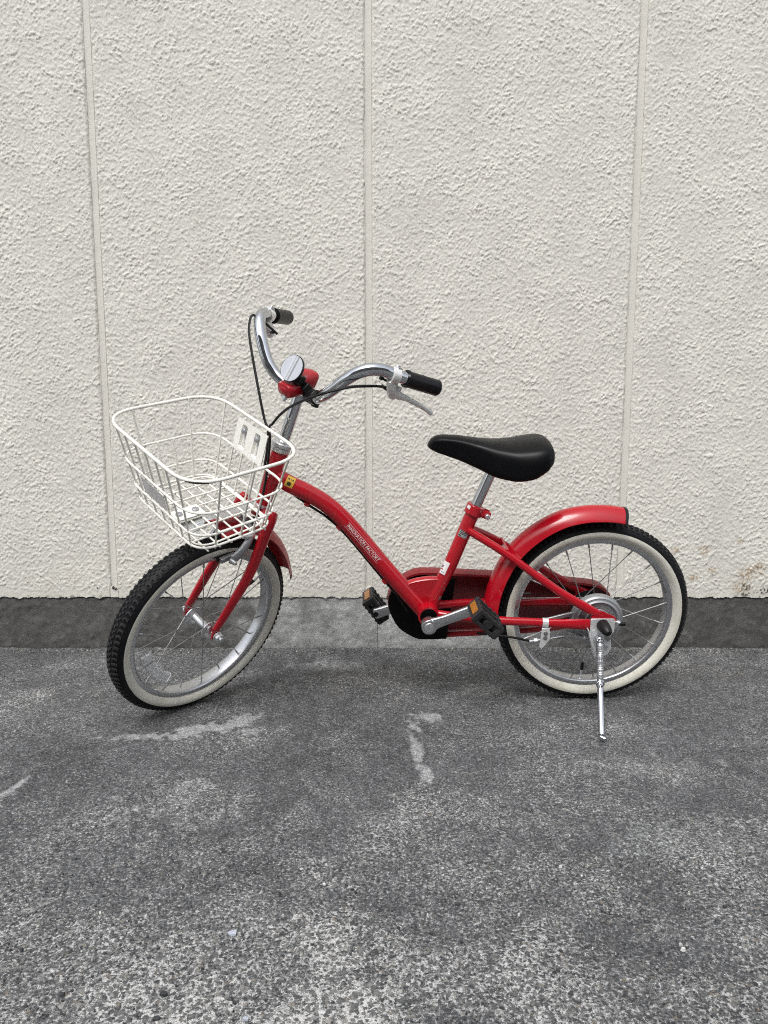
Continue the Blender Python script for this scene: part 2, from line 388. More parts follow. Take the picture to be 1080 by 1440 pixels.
# loose and half-buried aggregate in the foreground: nobody could count it
nst = 2600
V, F, C = [], [], []
for i in range(nst):
    py = .60 + .40 * rng.random() ** 1.6; px = (rng.random() - .5) * (.9 + 1.0 * py)
    s = (.0009 + .0019 * rng.random() ** 2.4) * (1.3 if rng.random() < .04 else 1)
    k = 6; a0 = rng.random() * 6.28; el = .6 + .5 * rng.random(); an = rng.random() * 3.14
    b = len(V)
    for t in range(k):
        q = a0 + t * 6.283 / k; r = s * (.75 + .5 * rng.random()); u, v = r * math.cos(q), r * el * math.sin(q)
        V.append((px + u * math.cos(an) - v * math.sin(an), py + u * math.sin(an) + v * math.cos(an), -.0022))
    for t in range(k):
        p = V[b + t]; sh = .6 + .2 * rng.random(); V.append((px + (p[0] - px) * sh, py + (p[1] - py) * sh, -.0004 + s * (.10 + .30 * rng.random())))
    F.append([b + k + t for t in range(k)])
    F += [(b + t, b + (t + 1) % k, b + k + (t + 1) % k, b + k + t) for t in range(k)]
    u = rng.random()
    c = (.038, .040, .043) if u < .40 else (.085, .087, .088) if u < .76 else (.17, .168, .16) if u < .94 else (.16, .125, .085) if u < .955 else (.45, .45, .44)
    C += [np.array(c) * (.7 + .6 * rng.random())] * (2 * k)
me = mesh('aggregate_stones', V, F, 'chips', False)
at = me.attributes.new('tone', 'FLOAT_COLOR', 'POINT'); at.data.foreach_set('color', np.concatenate([np.array(C), np.ones((len(C), 1))], 1).astype(np.float32).ravel())
o = link('aggregate_stones', me); o['kind'] = 'stuff'

V, F, C = [], [], []
for i in range(1500):
    px = (rng.random() - .5) * 2.9; py = WALL_Y - .002 - .030 * rng.random() ** 3.0
    s_ = .0008 + .0024 * rng.random() ** 2.5; k = 5; b = len(V); a0_ = rng.random() * 6.28
    for t in range(k):
        q = a0_ + t * 6.283 / k; rr = s_ * (.7 + .6 * rng.random()); V.append((px + rr * math.cos(q), min(py + rr * .8 * math.sin(q), WALL_Y - .0006), -.001))
    V.append((px, min(py, WALL_Y - .0008), s_ * (.5 + .5 * rng.random()) + .0022 * max(0, (py - WALL_Y + .016) / .016)))
    F += [(b + t, b + (t + 1) % k, b + k) for t in range(k)]
    u = rng.random(); c_ = (.05, .048, .043) if u < .5 else (.13, .125, .115) if u < .85 else (.34, .33, .30)
    C += [np.array(c_) * (.7 + .6 * rng.random())] * (k + 1)
me = mesh('grit', V, F, 'chips', False)
at = me.attributes.new('tone', 'FLOAT_COLOR', 'POINT'); at.data.foreach_set('color', np.concatenate([np.array(C), np.ones((len(C), 1))], 1).astype(np.float32).ravel())
o = link('grit', me); o['kind'] = 'stuff'

# ================================================================== WALL
def thing(name, loc, label, cat_):
    o = bpy.data.objects.new(name, None); COL.objects.link(o); o.location = loc; o['label'] = label; o['category'] = cat_
    o.empty_display_size = .1
    return o
wall = thing('wall', (0, WALL_Y, 0), 'cream sprayed-stucco wall with three upright joints on a dark concrete plinth', 'wall')
JX = [-.692, -.0375, .6045]; JW = .0080
PB, PT, WH = .1385, 1.63, 3.3
edges = [-1.13] + JX + [1.13]
ws_ = .0020
YF = -.004           # stucco face, just proud of the plinth
def stucco(x0, x1, seed):
    xs_ = np.linspace(x0, x1, int((x1 - x0) / ws_) + 1); zs = np.linspace(PB, PT, int((PT - PB) / ws_) + 1)
    A, B = np.meshgrid(xs_, zs); r, c = A.shape
    wx = np.tanh(1.3 * field(r, c, ws_, .05, seed=seed + 5)); wy = field(r, c, ws_, .07, seed=seed + 6)
    def oriented(wl, an, sd_):
        p = field(r, c, ws_, wl, an, seed=sd_, ang=.45); q_ = field(r, c, ws_, wl, an, seed=sd_ + 9, ang=-.35)
        f = p * (.5 + .5 * wx) + q_ * (.5 - .5 * wx); return f / f.std()
    n1 = oriented(.0092, (.72, 1.15), seed); n2 = oriented(.0052, (.75, 1.1), seed + 1)
    n3 = field(r, c, ws_, .10, seed=seed + 2); n4 = field(r, c, ws_, .022, (.8, 1.1), seed=seed + 3, ang=.2)
    k1 = n1 + .45 * n2
    amp = np.clip(.88 + .08 * n3 + .08 * wy, .5, 1.6)
    h = amp * (.00095 * sst(k1, -.45, .65) + .00100 * sst(k1 + .6 * n4, .9, 2.1) + .00046 * sst(n2, -.2, 1.1)) + .0002 * n3
    soft = sst(B, PB + .004, PB + .032)                      # smoother band along the foot
    bl = sst(np.minimum(A - x0, x1 - A), -.001, .006)
    Yv = YF - h * (.25 + .75 * soft) * (.55 + .45 * bl)
    ed_ = np.minimum(A - x0, x1 - A) - .0006 * n4
    Yv = Yv + .0042 * (1 - sst(ed_, .0, .0045))
    t = .615 * (1 + .02 * n3) * np.ones_like(A)
    # colour slightly darker in the hollows
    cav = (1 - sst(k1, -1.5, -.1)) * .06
    rain = field(r, c, ws_, .05, (.8, 9.), seed=seed + 11); gr = field(r, c, ws_, .18, seed=seed + 12)
    t = t * (1 - .022 * sst(rain, .5, 2.4) - .012 * sst(gr, 0, 1.8))
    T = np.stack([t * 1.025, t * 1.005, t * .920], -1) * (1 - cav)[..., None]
    splash = ((1 - sst(B, PB, PB + .22)) * (.5 + .5 * sst(gr + .5 * n4, -.5, 1.5)) * .055)[..., None]
    T[:] = T * (1 - splash) + np.array((.36, .33, .26)) * splash
    def stain(cx, cz, rx, rz, col, amt, thr):
        d = np.sqrt(((A - cx) / rx) ** 2 + ((B - cz) / rz) ** 2)
        m = (1 - sst(d, .3, 1.1)) * sst(n2 + .6 * n1, thr, thr + .9) * amt
        T[:] = T * (1 - m[..., None]) + np.array(col) * m[..., None]
    rust, black = (.30, .185, .075), (.035, .028, .022)
    for a in ((.742, .262, .017, .012), (.815, .262, .022, .016), (.905, .285, .014, .01), (.745, .186, .014, .02), (.792, .19, .018, .01), (.838, .21, .014, .01), (.93, .20, .03, .025), (.915, .165, .03, .022), (.96, .215, .02, .02), (.75, .15, .015, .01)):
        stain(*a, rust, .75, -.4)
    stain(.927, .165, .02, .016, black, .95, -.1); stain(.975, .155, .03, .014, black, .95, -.1); stain(.93, .146, .03, .008, black, .9, -.2)
    # chipped paint along the foot
    dk = (1 - sst(B, PB + .002, PB + .0065)) * sst(field(r, c, ws_, .018, (.6, 1), seed=seed + 7) + .5 * n2, .5, 1.2) * .7
    T[:] = T * (1 - dk[..., None]) + np.array((.12, .115, .10)) * dk[..., None]
    foot = (1 - sst(B, PB, PB + .12)) * sst(field(r, c, ws_, .05, seed=seed + 8), .5, 1.8) * .15
    T[:] = T * (1 - foot[..., None]) + np.array((.40, .36, .27)) * foot[..., None]
    B = B.copy(); jag = field(r, c, ws_, .02, seed=seed + 13)[0] + .7 * field(r, c, ws_, .006, seed=seed + 14)[0]; B[0] += .0011 * jag - .0008; B[1] += .0007 * jag
    return A, Yv, B, T
for i in range(4):
    a, b = edges[i] + (JW if i else 0), edges[i + 1] - (JW if i < 3 else 0)
    A, Yv, B, T = stucco(a, b, 100 + 20 * i)
    me = gridmesh('wall_panel', A, Yv, B, 'stucco', dict(tone=T))
    # sides, foot and the plain upper length of the slab
    bm = bmesh.new(); bm.from_mesh(me); tl = bm.verts.layers.float_color['tone']
    def quad(pts, smooth=False):
        vs = [bm.verts.new(p) for p in pts]
        for v in vs: v[tl] = (.630, .618, .566, 1)
        f = bm.faces.new(vs); return f
    yb = .10
    quad([(a, YF + .002, PB), (a, yb, PB), (b, yb, PB), (b, YF + .002, PB)])
    quad([(a, YF + .0015, PB), (a, YF + .0015, PT), (a, yb, PT), (a, yb, PB)])
    quad([(b, YF + .0015, PB), (b, yb, PB), (b, yb, PT), (b, YF + .0015, PT)])
    quad([(a, YF - .001, PT), (b, YF - .001, PT), (b, YF - .001, WH), (a, YF - .001, WH)])
    quad([(a, YF - .001, WH), (b, YF - .001, WH), (b, yb, WH), (a, yb, WH)])
    bm.to_mesh(me); bm.free()
    link('wall_panel', me, wall)
for k in list(range(-6, 0)) + list(range(1, 7)):
    a = (-1.346 - .655 * (-k - 1) - .655 + JW) if k < 0 else (1.2595 + .65 * (k - 1) + JW)
    b = a + .655 - 2 * JW
    vf = boxm(((a + b) / 2, (YF + .10) / 2, (PB + WH) / 2), (1, 0, 0), (0, 1, 0), (0, 0, 1), b - a, .10 - YF, WH - PB)
    part('wall_panel', vf, 'far_stucco', wall, False, fixn=False)
def strip(x, z0, z1, wdt, y):
    zs = np.linspace(z0, z1, 90); r_ = np.random.default_rng(int(abs(x) * 1000))
    V, F = [], []
    for i, z in enumerate(zs):
        j = .0006 * r_.standard_normal()
        for u, d in ((-.5, .0), (-.38, .0012), (-.1, .0022 + j), (.2, .0018 + j), (.42, .0008), (.5, 0)): V.append((x + u * wdt, y + d + .0004 * r_.standard_normal(), z))
    for i in range(len(zs) - 1):
        for q in range(5): F.append((i * 6 + q, i * 6 + q + 1, i * 6 + q + 7, i * 6 + q + 6))
    return V, F
for x in JX:
    part('joint_strip', strip(x, PB + .024, WH, 2 * JW + .012, YF + .0018), 'sealant', wall)
    # the foot of each joint is filled flush
    part('joint_filler', boxm((x, .018 + YF + .0005, PB + .0125), (1, 0, 0), (0, 1, 0), (0, 0, 1), 2 * JW + .004, .036, .026), 'sealant', wall, False)
# little black holes where the joint filler has crumbled
def lump(c, r, seed, sq=1., n=8):
    r_ = np.random.default_rng(seed); V, F = [], []
    for i in range(5):
        ph = -1.2 + i * .6
        for j in range(n):
            t = j * 6.283 / n; k = r * (.75 + .5 * r_.random())
            V.append((c[0] + k * math.cos(ph) * math.cos(t), c[1] + k * math.cos(ph) * math.sin(t), c[2] + k * sq * math.sin(ph)))
    for i in range(4):
        for j in range(n): F.append((i * n + j, i * n + (j + 1) % n, (i + 1) * n + (j + 1) % n, (i + 1) * n + j))
    F += [list(range(n))[::-1], [4 * n + j for j in range(n)]]
    return np.array(V), F
part('crumbled_hole', join(lump((-.694, YF - .0005, .1635), .0035, 1), lump((-.688, YF - .0005, .1605), .003, 2), lump((-.735, YF - .001, .163), .002, 3)), 'dark_print', wall)

# plinth: cast blocks butted together
pe = [-7.0, -1.30, -.0165, 1.30, 7.0]
for i in range(4):
    a, b = pe[i] + .0004, pe[i + 1] - .0004
    st = .004 if i in (1, 2) else .02
    if i in (0, 3): 
        xs_ = np.concatenate([np.linspace(a, b, 300)])
    else: xs_ = np.linspace(a, b, int((b - a) / st) + 1)
    zs = np.linspace(-.03, PB - .0005, 42)
    A, B = np.meshgrid(xs_, zs); r, c = A.shape
    n1 = field(r, c, .004, .05, seed=300 + i); n2 = field(r, c, .004, .016, seed=310 + i)
    t = np.interp(A + .03 * n1, [-2, -.46, -.36, -.30, -.05, .25, .42, .55, 2], [.090, .090, .15, .31, .39, .36, .19, .084, .078])
    t = t * (1 + .09 * n1 + .05 * n2)
    for xc, w_, a_ in ((-.205, .016, .30), (-.168, .030, .22), (-.128, .011, .28), (-.335, .022, .18), (-.05, .02, .15), (.06, .03, .2), (.2, .02, .2)):
        t = t * (1 - a_ * np.exp(-((A - xc + .004 * n1) / w_) ** 2) * (.5 + .5 * B / PB))
    t *= 1 - .35 * (1 - sst(B, .0, .02)) * sst(n1, -.8, .6)
    pale = sst(n2, 1.9, 2.6) * .3; t = t * (1 - pale) + .24 * pale
    T = np.stack([t, t * 1.0, t * .985], -1); blu = sst(t, .12, .20)[..., None]; T = T * (1 - blu) + T * blu * np.array((.98, 1.0, 1.02))
    Yv = .0005 * n1 - .0005 * n2 + .0016 * (1 - sst(np.minimum(A - a, b - A), 0, .004)) + .003 * sst(B + .0012 * n2, PB - .005, PB)
    me = gridmesh('plinth_block', A, Yv, B, 'plinth', dict(tone=T))
    bm = bmesh.new(); bm.from_mesh(me); tl = bm.verts.layers.float_color['tone']
    for pts in ([(a, .003, PB - .001), (b, .003, PB - .001), (b, .12, PB - .001), (a, .12, PB - .001)], [(a, .003, -.03), (a, .003, PB - .001), (a, .12, PB - .001), (a, .12, -.03)], [(b, .003, -.03), (b, .12, -.03), (b, .12, PB - .001), (b, .003, PB - .001)]):
        vs = [bm.verts.new(p) for p in pts]
        for v in vs: v[tl] = (.09, .09, .088, 1)
        bm.faces.new(vs)
    bm.to_mesh(me); bm.free()
    link('plinth_block', me, wall)

# ================================================================== BICYCLE
# frame coordinates: x backwards along the bike, y away from the viewer, z up the leaning frame; origin at the rear hub
HUBW = Vector((.43538, 1.56735, .19733))
yaw, lean = R(1.954), R(9.926)
n0 = Vector((math.sin(yaw) * math.cos(lean), -math.cos(yaw) * math.cos(lean), -math.sin(lean)))
u0 = Vector((math.cos(yaw), math.sin(yaw), 0)); v0 = u0.cross(n0) * -1
if v0.z < 0: v0 = -v0
BASE = np.array([-.40, 0, -.2])
Mx = Matrix(((u0.x, -n0.x, v0.x, 0), (u0.y, -n0.y, v0.y, 0), (u0.z, -n0.z, v0.z, 0), (0, 0, 0, 1)))
Mx.translation = HUBW + Mx.to_3x3() @ Vector(BASE)
bike = thing('bicycle', (0, 0, 0), 'red kids bicycle with white wire basket leaning on its kickstand before the wall', 'bicycle')
bike.matrix_world = Mx
def bp(name, vf, mat, parent=None, **kw):       # part given in hub coordinates
    return part(name, (np.asarray(vf[0]) - BASE, vf[1]), mat, parent or bike, **kw)
# steered assembly
a0 = np.array([-.66636, 0, .26822]); ang = R(19.814); dl = R(48)
AX = np.array([math.sin(ang), 0, math.cos(ang)]); Fn = np.array([-math.cos(ang), 0, math.sin(ang)]); Nn = np.array([0, -1., 0])
FD = Fn * math.cos(dl) + Nn * math.sin(dl); NL = Nn * math.cos(dl) - Fn * math.sin(dl)
GM = np.stack([FD, NL, AX])
def G(P): return a0 + np.asarray(P, float) @ GM            # (forward, to the rider's left, up the steering axis)
FSH = -.0075
def sh(P):
    P = np.array(P, float); t = np.clip(-P[:, 2] / .22, 0, 1); P[:, 1] += FSH * t * t * (3 - 2 * t); return P
def gf(name, vf, mat, parent=None, **kw):
    return gp(name, (sh(vf[0]), vf[1]), mat, parent, **kw)
def gp(name, vf, mat, parent=None, **kw):
    return bp(name, (G(vf[0]), vf[1]), mat, parent, **kw)

# ---- frame
tt = cat([(-.648, 0, .2975), (-.621, 0, .2811), (-.5881, 0, .2643), (-.5523, 0, .2414), (-.5189, 0, .2102), (-.4837, 0, .1679), (-.4392, 0, .1108), (-.392, 0, .0538), (-.352, 0, .006)], 6)
ht0, ht1 = G([0, 0, -.027]), G([0, 0, .085])
def stay(P, ra, rb): return sweep(cat(P, 5), np.interp(np.linspace(0, 1, 5 * (len(P) - 1) + 1), np.linspace(0, 1, len(ra)), ra), np.interp(np.linspace(0, 1, 5 * (len(P) - 1) + 1), np.linspace(0, 1, len(rb)), rb), lat=(0, 1, 0), n=14)
vf = [sweep(tt, .0172, n=20), sweep(np.linspace(ht0, ht1, 6), [.0168, .0165, .0165, .0165, .0165, .0168], n=24),
      sweep([(-.3385, 0, .012), (-.3302, 0, .0453), (-.3002, 0, .1125), (-.2648, 0, .2118 - .004), (-.2545, 0, .232)], .0142, n=20),
      rod((-.346, -.036, .0105), (-.345, .036, .0105), .0215, 28)]
for s in (-1, 1):
    vf.append(stay([(-.335, s * .018, .010), (-.27, s * .036, .0075), (-.1931, s * .045, .0044), (-.1214, s * .050, .0023), (-.0662, s * .055, .0011), (-.018, s * .0585, .001)], [.0085, .0085, .008, .0072, .006, .004], [.0085, .0088, .009, .009, .0105, .0125]))
    vf.append(stay([(-.272, s * .012, .190), (-.2634, s * .014, .1847), (-.213, s * .030, .1569), (-.1725, s * .038, .1304), (-.1301, s * .046, .1002), (-.0761, s * .053, .0635), (-.0324, s * .057, .0384), (.002, s * .060, .019)], [.0078, .0078, .0078, .0078, .0075, .006, .0045], [.0078, .0078, .0078, .0080, .0085, .0095, .0085]))
    y = s * .0605
    vf.append(prism([(-.020, .018), (-.010, .031), (.002, .030), (.028, .018), (.030, .012), (.026, -.012), (-.018, -.014)], y - .003, y + .003))
# gusset sheets between top tube and seat tube, over the bottom bracket
for s in (-1, 1):
    gv = []
    gus = [(-.392, .066), (-.375, .0735), (-.358, .0775), (-.340, .0795), (-.316, .0775), (-.333, .030), (-.352, .012), (-.385, .046)]
vf.append(prism(gus, -.0095, .0095))
vf.append(sweep(cat([(-.396, 0, .066), (-.380, 0, .0730), (-.362, 0, .0775), (-.340, 0, .0800), (-.314, 0, .0790)], 5), .0098, .004, lat=(0, 1, 0), n=12))
# stay bridge over the fender
vf.append(boxm((-.1925, 0, .146), (1, 0, 0), (0, 1, 0), (0, 0, 1), .004, .074, .02))
frame = bp('frame', join(*vf), 'red', bevel=0)
bp('bottom_bracket_cup', join(rod((-.346, -.0368, .0105), (-.346, -.030, .0105), .0175, 28), rod((-.346, -.056, .004), (-.346, -.036, .006), .0085, 16)), 'black_paint', frame)
sp = cat([(-.560, 0, .245), (-.5189, 0, .2102)], 2)
for (x, z, r) in ((-.5887, .2405, .5), (-.5262, .1915, .85), (-.4345, .0745, .9)):
    d = nz(np.array([math.cos(r), 0, -math.sin(r)])); up = nz(np.array([math.sin(r), 0, math.cos(r)]))
    bp('cable_clip', join(boxm((x, -.0, z), d, (0, 1, 0), up, .012, .010, .009)), 'red', frame, smooth=False, bevel=.002)
# decals follow the round tubes
def tube_decal(c, t, v_, r, pts, lift=.0005):
    """flat (along, across) points wrapped on the viewer's side of a tube of radius r about line c + a t"""
    c, t, v_ = np.asarray(c, float), nz(t), np.asarray(v_, float)
    out = []
    for a, b in pts:
        th = b / r
        out.append(c + t * a + v_ * (r + lift) * math.sin(th) + np.array([0, -1., 0]) * (r + lift) * math.cos(th))
    return np.array(out)
def patch(c, t, v_, r, a0_, a1_, b0_, b1_, lift=.0005, na=2, nb=9):
    P = [(a0_ + (a1_ - a0_) * i / (na - 1), b0_ + (b1_ - b0_) * j / (nb - 1)) for i in range(na) for j in range(nb)]
    F = [(i * nb + j, i * nb + j + 1, (i + 1) * nb + j + 1, (i + 1) * nb + j) for i in range(na - 1) for j in range(nb - 1)]
    return tube_decal(c, t, v_, r, P, lift), F
tdir = nz(np.array((-.4392 + .5189, 0, .1108 - .2102))); tperp = np.array((-tdir[2], 0, tdir[0]))
tc = np.array((-.4800, 0, .1632))
def text_mesh(body, size, xs=1.0):
    cu = bpy.data.curves.new('lettering', 'FONT'); cu.body = body; cu.size = size; cu.align_x = 'CENTER'; cu.align_y = 'CENTER'; cu.resolution_u = 3; cu.space_character = 1.06
    o = bpy.data.objects.new('lettering', cu); COL.objects.link(o); bpy.context.view_layer.update()
    me = bpy.data.meshes.new_from_object(o.evaluated_get(bpy.context.evaluated_depsgraph_get()))
    V = np.array([v.co for v in me.vertices]); F = [list(p.vertices) for p in me.polygons]
    bpy.data.objects.remove(o); bpy.data.curves.remove(cu); bpy.data.meshes.remove(me)
    V[:, 0] *= xs; return V, F
tv, tf = text_mesh('INNOVATION FACTORY', .0098)
LW = tv[:, 0].max() - tv[:, 0].min(); tv[:, 0] *= .097 / LW; tv[:, 1] *= 1.0
lets = [(tube_decal(tc, tdir, tperp, .0172, [(a, b + .0015) for a, b, _ in tv]), tf)]
for b in (-.0044, .0068): lets.append(patch(tc, tdir, tperp, .0172, -.0515, .0515, b, b + .0005, .0005, 2, 2))
bp('lettering', join(*lets), 'white_print', frame, smooth=False, fixn=False)
yt = nz(np.array((-.5881 + .621, 0, .2643 - .2811))); yp = np.array((-yt[2], 0, yt[0])); yc = np.array((-.6225, 0, .2845))
st = bp('yellow_sticker', patch(yc, yt, yp, .0172, -.0085, .0085, -.004, .0185, .0004), 'yellow', frame, fixn=False)
bp('sticker_print', join(patch(yc, yt, yp, .0172, -.0045, .003, -.001, .006, .0008), patch(yc, yt, yp, .0172, -.006, -.0025, .010, .013, .0008), patch(yc, yt, yp, .0172, .000, .0025, .0105, .0125, .0008), patch(yc, yt, yp, .0172, .0035, .0055, .010, .013, .0008)), 'dark_print', st, fixn=False)
sd = nz(np.array((-.2648 + .3302, 0, .2078 - .0453))); spv = np.array((sd[2], 0, -sd[0])); sc0 = np.array((-.3302, 0, .0453))
def on_seat(z): return sc0 + sd * ((z - .0453) / sd[2])
st = bp('white_sticker', patch(on_seat(.104), sd, spv, .0142, -.0135, .0145, -.0160, -.0025, .0004), 'white_print', frame, fixn=False)
bp('sticker_print', join(patch(on_seat(.103), sd, spv, .0142, -.0085, -.0075, -.014, -.006, .0008), patch(on_seat(.103), sd, spv, .0142, .001, .006, -.0150, -.0118, .0008)), 'blue_print', st, fixn=False)
bp('sticker_print', patch(on_seat(.103), sd, spv, .0142, -.004, -.0015, -.0148, -.0108, .0008), 'red', st, fixn=False)
st = bp('silver_sticker', patch(on_seat(.179), sd, spv, .0142, -.007, .007, -.013, .006, .0004), 'silver_foil', frame, fixn=False)
bp('sticker_print', join(*[patch(on_seat(.179), sd, spv, .0142, a, a + .0012, -.012, .004, .0008) for a in (-.001, .002, .0052)], patch(on_seat(.179), sd, spv, .0142, -.0055, -.003, -.012, -.007, .0008)), 'dark_print', st, fixn=False)
for z in (.042, .068):
    bp('grey_sticker', patch(on_seat(z), sd, spv, .0142, -.007, .006, .008, .016, .0004), 'silver_foil', frame, fixn=False)
hd = (ht1 - ht0) / np.linalg.norm(ht1 - ht0)
bp('head_badge_print', join(*[patch(ht0, hd, np.array((-hd[2], 0, hd[0])), .0166, .052 + k * .0065, .055 + k * .0065, .006 - .001 * k, .011, .0005, 2, 4) for k in range(3)]), 'white_print', frame, fixn=False)

# ---- seat clamp, post, saddle
scn = on_seat(.2275)
clampv = [rod(scn - sd * .010 + 0, scn + sd * .010, .0182, 28)]
e1 = spv
clampv.append(sweep([scn + e1 * .014 + np.array((0, -.008, 0)), scn + e1 * .031 + np.array((0, -.008, 0))], .0045, .0085, lat=(0, 1, 0), n=10, rnd=.003))
clampv.append(sweep([scn + e1 * .014 + np.array((0, .008, 0)), scn + e1 * .031 + np.array((0, .008, 0))], .0045, .0085, lat=(0, 1, 0), n=10, rnd=.003))
cl = bp('seat_clamp', join(*clampv), 'red', bevel=.0012)
bp('bolt', join(rod(scn + e1 * .026 + np.array((0, -.0195, 0)), scn + e1 * .026 + np.array((0, .019, 0)), .0052, 14, rnd=.002)), 'steel', cl)
bp('sticker_print', patch(scn, sd, spv, .0182, .0, .007, -.022, -.0135, .0005), 'white_print', cl, fixn=False)
p1 = np.array((-.2268, 0, .305)); p0 = on_seat(.21)
bp('seat_post', rod(p0, p1, .0111, 24), 'chrome')
# saddle: lofted sections
xsA = np.array([-.3540, -.3500, -.3420, -.3286, -.2928, -.2594, -.2259, -.1900, -.1569, -.1360, -.1215, -.1140, -.1115])
ztop = np.array([.3600, .3690, .3755, .3795, .3780, .3725, .3685, .3690, .3745, .3770, .3730, .3600, .3500])
zbot = np.array([.3575, .3530, .3490, .3435, .3310, .3165, .3010, .2955, .3020, .3160, .3310, .3430, .3470])
wid = np.array([.0060, .0150, .0190, .0225, .0265, .0360, .0560, .0740, .0815, .0790, .0680, .0480, .0150])
edg = np.array([.0020, .0040, .0055, .0065, .0085, .0110, .0150, .0180, .0190, .0165, .0120, .0080, .0030])   # drop of the rounded edge
xi = np.concatenate([np.linspace(-.354, -.335, 9)[:-1], np.linspace(-.335, -.13, 34)[:-1], np.linspace(-.13, -.1115, 12)])
def ip(a): 
    from_ = np.interp(xi, xsA, a); k = np.array([.25, .5, .25]); q = from_.copy()
    for _ in range(2): q[1:-1] = k[0] * q[:-2] + k[1] * q[1:-1] + k[2] * q[2:]
    return q
zt, zb, wd, ed = ip(ztop), ip(zbot), ip(wid), ip(edg)
V, F = [], []
ns = 28
for i, x in enumerate(xi):
    for j in range(ns):
        t = j / (ns - 1) * 2 - 1                       # -1 viewer skirt ... +1 far skirt over the top
        a = abs(t); s = math.copysign(1, t)
        if a < .62:
            q = a / .62; yy = wd[i] * .86 * q; zz = zt[i] - ed[i] * .75 * q ** 2.6
        else:
            q = (a - .62) / .38; zs_ = zt[i] - ed[i] * .75
            yy = wd[i] * (.86 + .14 * math.sin(min(1, q * 1.6) * math.pi / 2) - .10 * max(0, q - .55) ** 2 * 2)
            zz = zs_ + (zb[i] - zs_) * q ** 1.15
        V.append((x, s * yy, zz))
for i in range(len(xi) - 1):
    for j in range(ns - 1): F.append((i * ns + j, i * ns + j + 1, (i + 1) * ns + j + 1, (i + 1) * ns + j))
for i in range(len(xi) - 1): F.append((i * ns, (i + 1) * ns, (i + 1) * ns + ns - 1, i * ns + ns - 1))
F += [list(range(ns)), [(len(xi) - 1) * ns + j for j in range(ns)][::-1]]
sad = bp('saddle', (V, F), 'saddle', auto=False)
ss = sad.modifiers.new('sub', 'SUBSURF'); ss.levels = 1; ss.render_levels = 1
bp('saddle_clamp', join(rod((-.2240, -.012, .312), (-.2240, .012, .312), .011, 14), boxm((-.205, 0, .326), (1, 0, 0), (0, 1, 0), (0, 0, 1), .07, .04, .006)), 'steel')

# ---- headset, fork, stem, bar
hsv = [revolve([(.0, .084), (.0185, .084), (.0185, .090), (.0165, .0915), (.0165, .094), (.0195, .0945), (.0195, .099), (.0165, .1005), (.0165, .104), (.013, .107), (.0, .107)], 28)]
def axis_lathe(prof, n=28):            # profile (radius, height on the steering axis)
    V, F = revolve(prof, n); V = np.array(V); return np.stack([V[:, 0], V[:, 2], V[:, 1]], 1), F
hs_ = gp('headset', axis_lathe([(.0112, .0845), (.0190, .0845), (.0208, .088), (.0208, .0925), (.0182, .094), (.0182, .096), (.0222, .0965), (.0222, .1015), (.0185, .103), (.0175, .1065), (.0135, .108), (.0112, .108)]), 'steel')
gp('headset_cup', axis_lathe([(.010, -.026), (.0180, -.026), (.0195, -.031), (.0180, -.036), (.010, -.036)]), 'steel')
blade = np.array([(.009, .040, -.030), (.013, .0455, -.045), (.0155, .0475, -.0733), (.0150, .0475, -.133), (.0200, .0475, -.1773), (.0335, .0475, -.2209), (.0470, .0470, -.2620), (.0560, .0465, -.2860)])
fv = []
for s in (1, -1):
    B = blade * np.array((1, s, 1)); n_ = 5 * (len(B) - 1) + 1
    ra = np.interp(np.linspace(0, 1, n_), [0, .15, .6, 1], [.0095, .0085, .0070, .0045]); rb = np.interp(np.linspace(0, 1, n_), [0, .1, .5, .8, 1], [.0125, .0135, .0130, .0105, .0082])
    fv.append(sweep(cat(B, 5), ra, rb, lat=(0, 1, 0), n=16, power=2.6, rnd=.004))
    fv.append(prism([(.050, -.284), (.062, -.284), (.0600, -.3065), (.0545, -.3085), (.0515, -.3005), (.0455, -.3045), (.0400, -.3015), (.0435, -.290)], 0, .0035)); 
    V_, F_ = fv[-1]; V_[:, 1] += s * .0465 - .00175; fv[-1] = (V_, F_)
fv.append(sweep([(.010, -.040, -.042), (.003, -.02, -.040), (0, 0, -.040), (.003, .02, -.040), (.010, .040, -.042)], .0085, .0155, lat=(0, 0, 1), n=14, power=2.6))
fv.append(rod((0, 0, -.052), (0, 0, -.034), .0165, 20))
fork = gf('fork', join(*fv), 'red')
stem = gp('stem', rod((0, 0, .10), (0, 0, .217), .0111, 24), 'chrome')
bar_half = [(-.002, 0, .2085), (.0035, .032, .2090), (.0120, .058, .2150), (.0205, .080, .2295), (.0240, .100, .2500), (.0255, .120, .2735), (.0215, .136, .2910), (.0120, .150, .3030), (-.0040, .1610, .3085), (-.0200, .1700, .3085), (-.0438, .1803, .3070), (-.0800, .1948, .3065), (-.1191, .2104, .3065)]
bar_p = [(f, -s, a) for f, s, a in bar_half[:0:-1]] + bar_half
bar = gp('handlebar', sweep(cat(bar_p, 8), .0116, n=20), 'chrome')
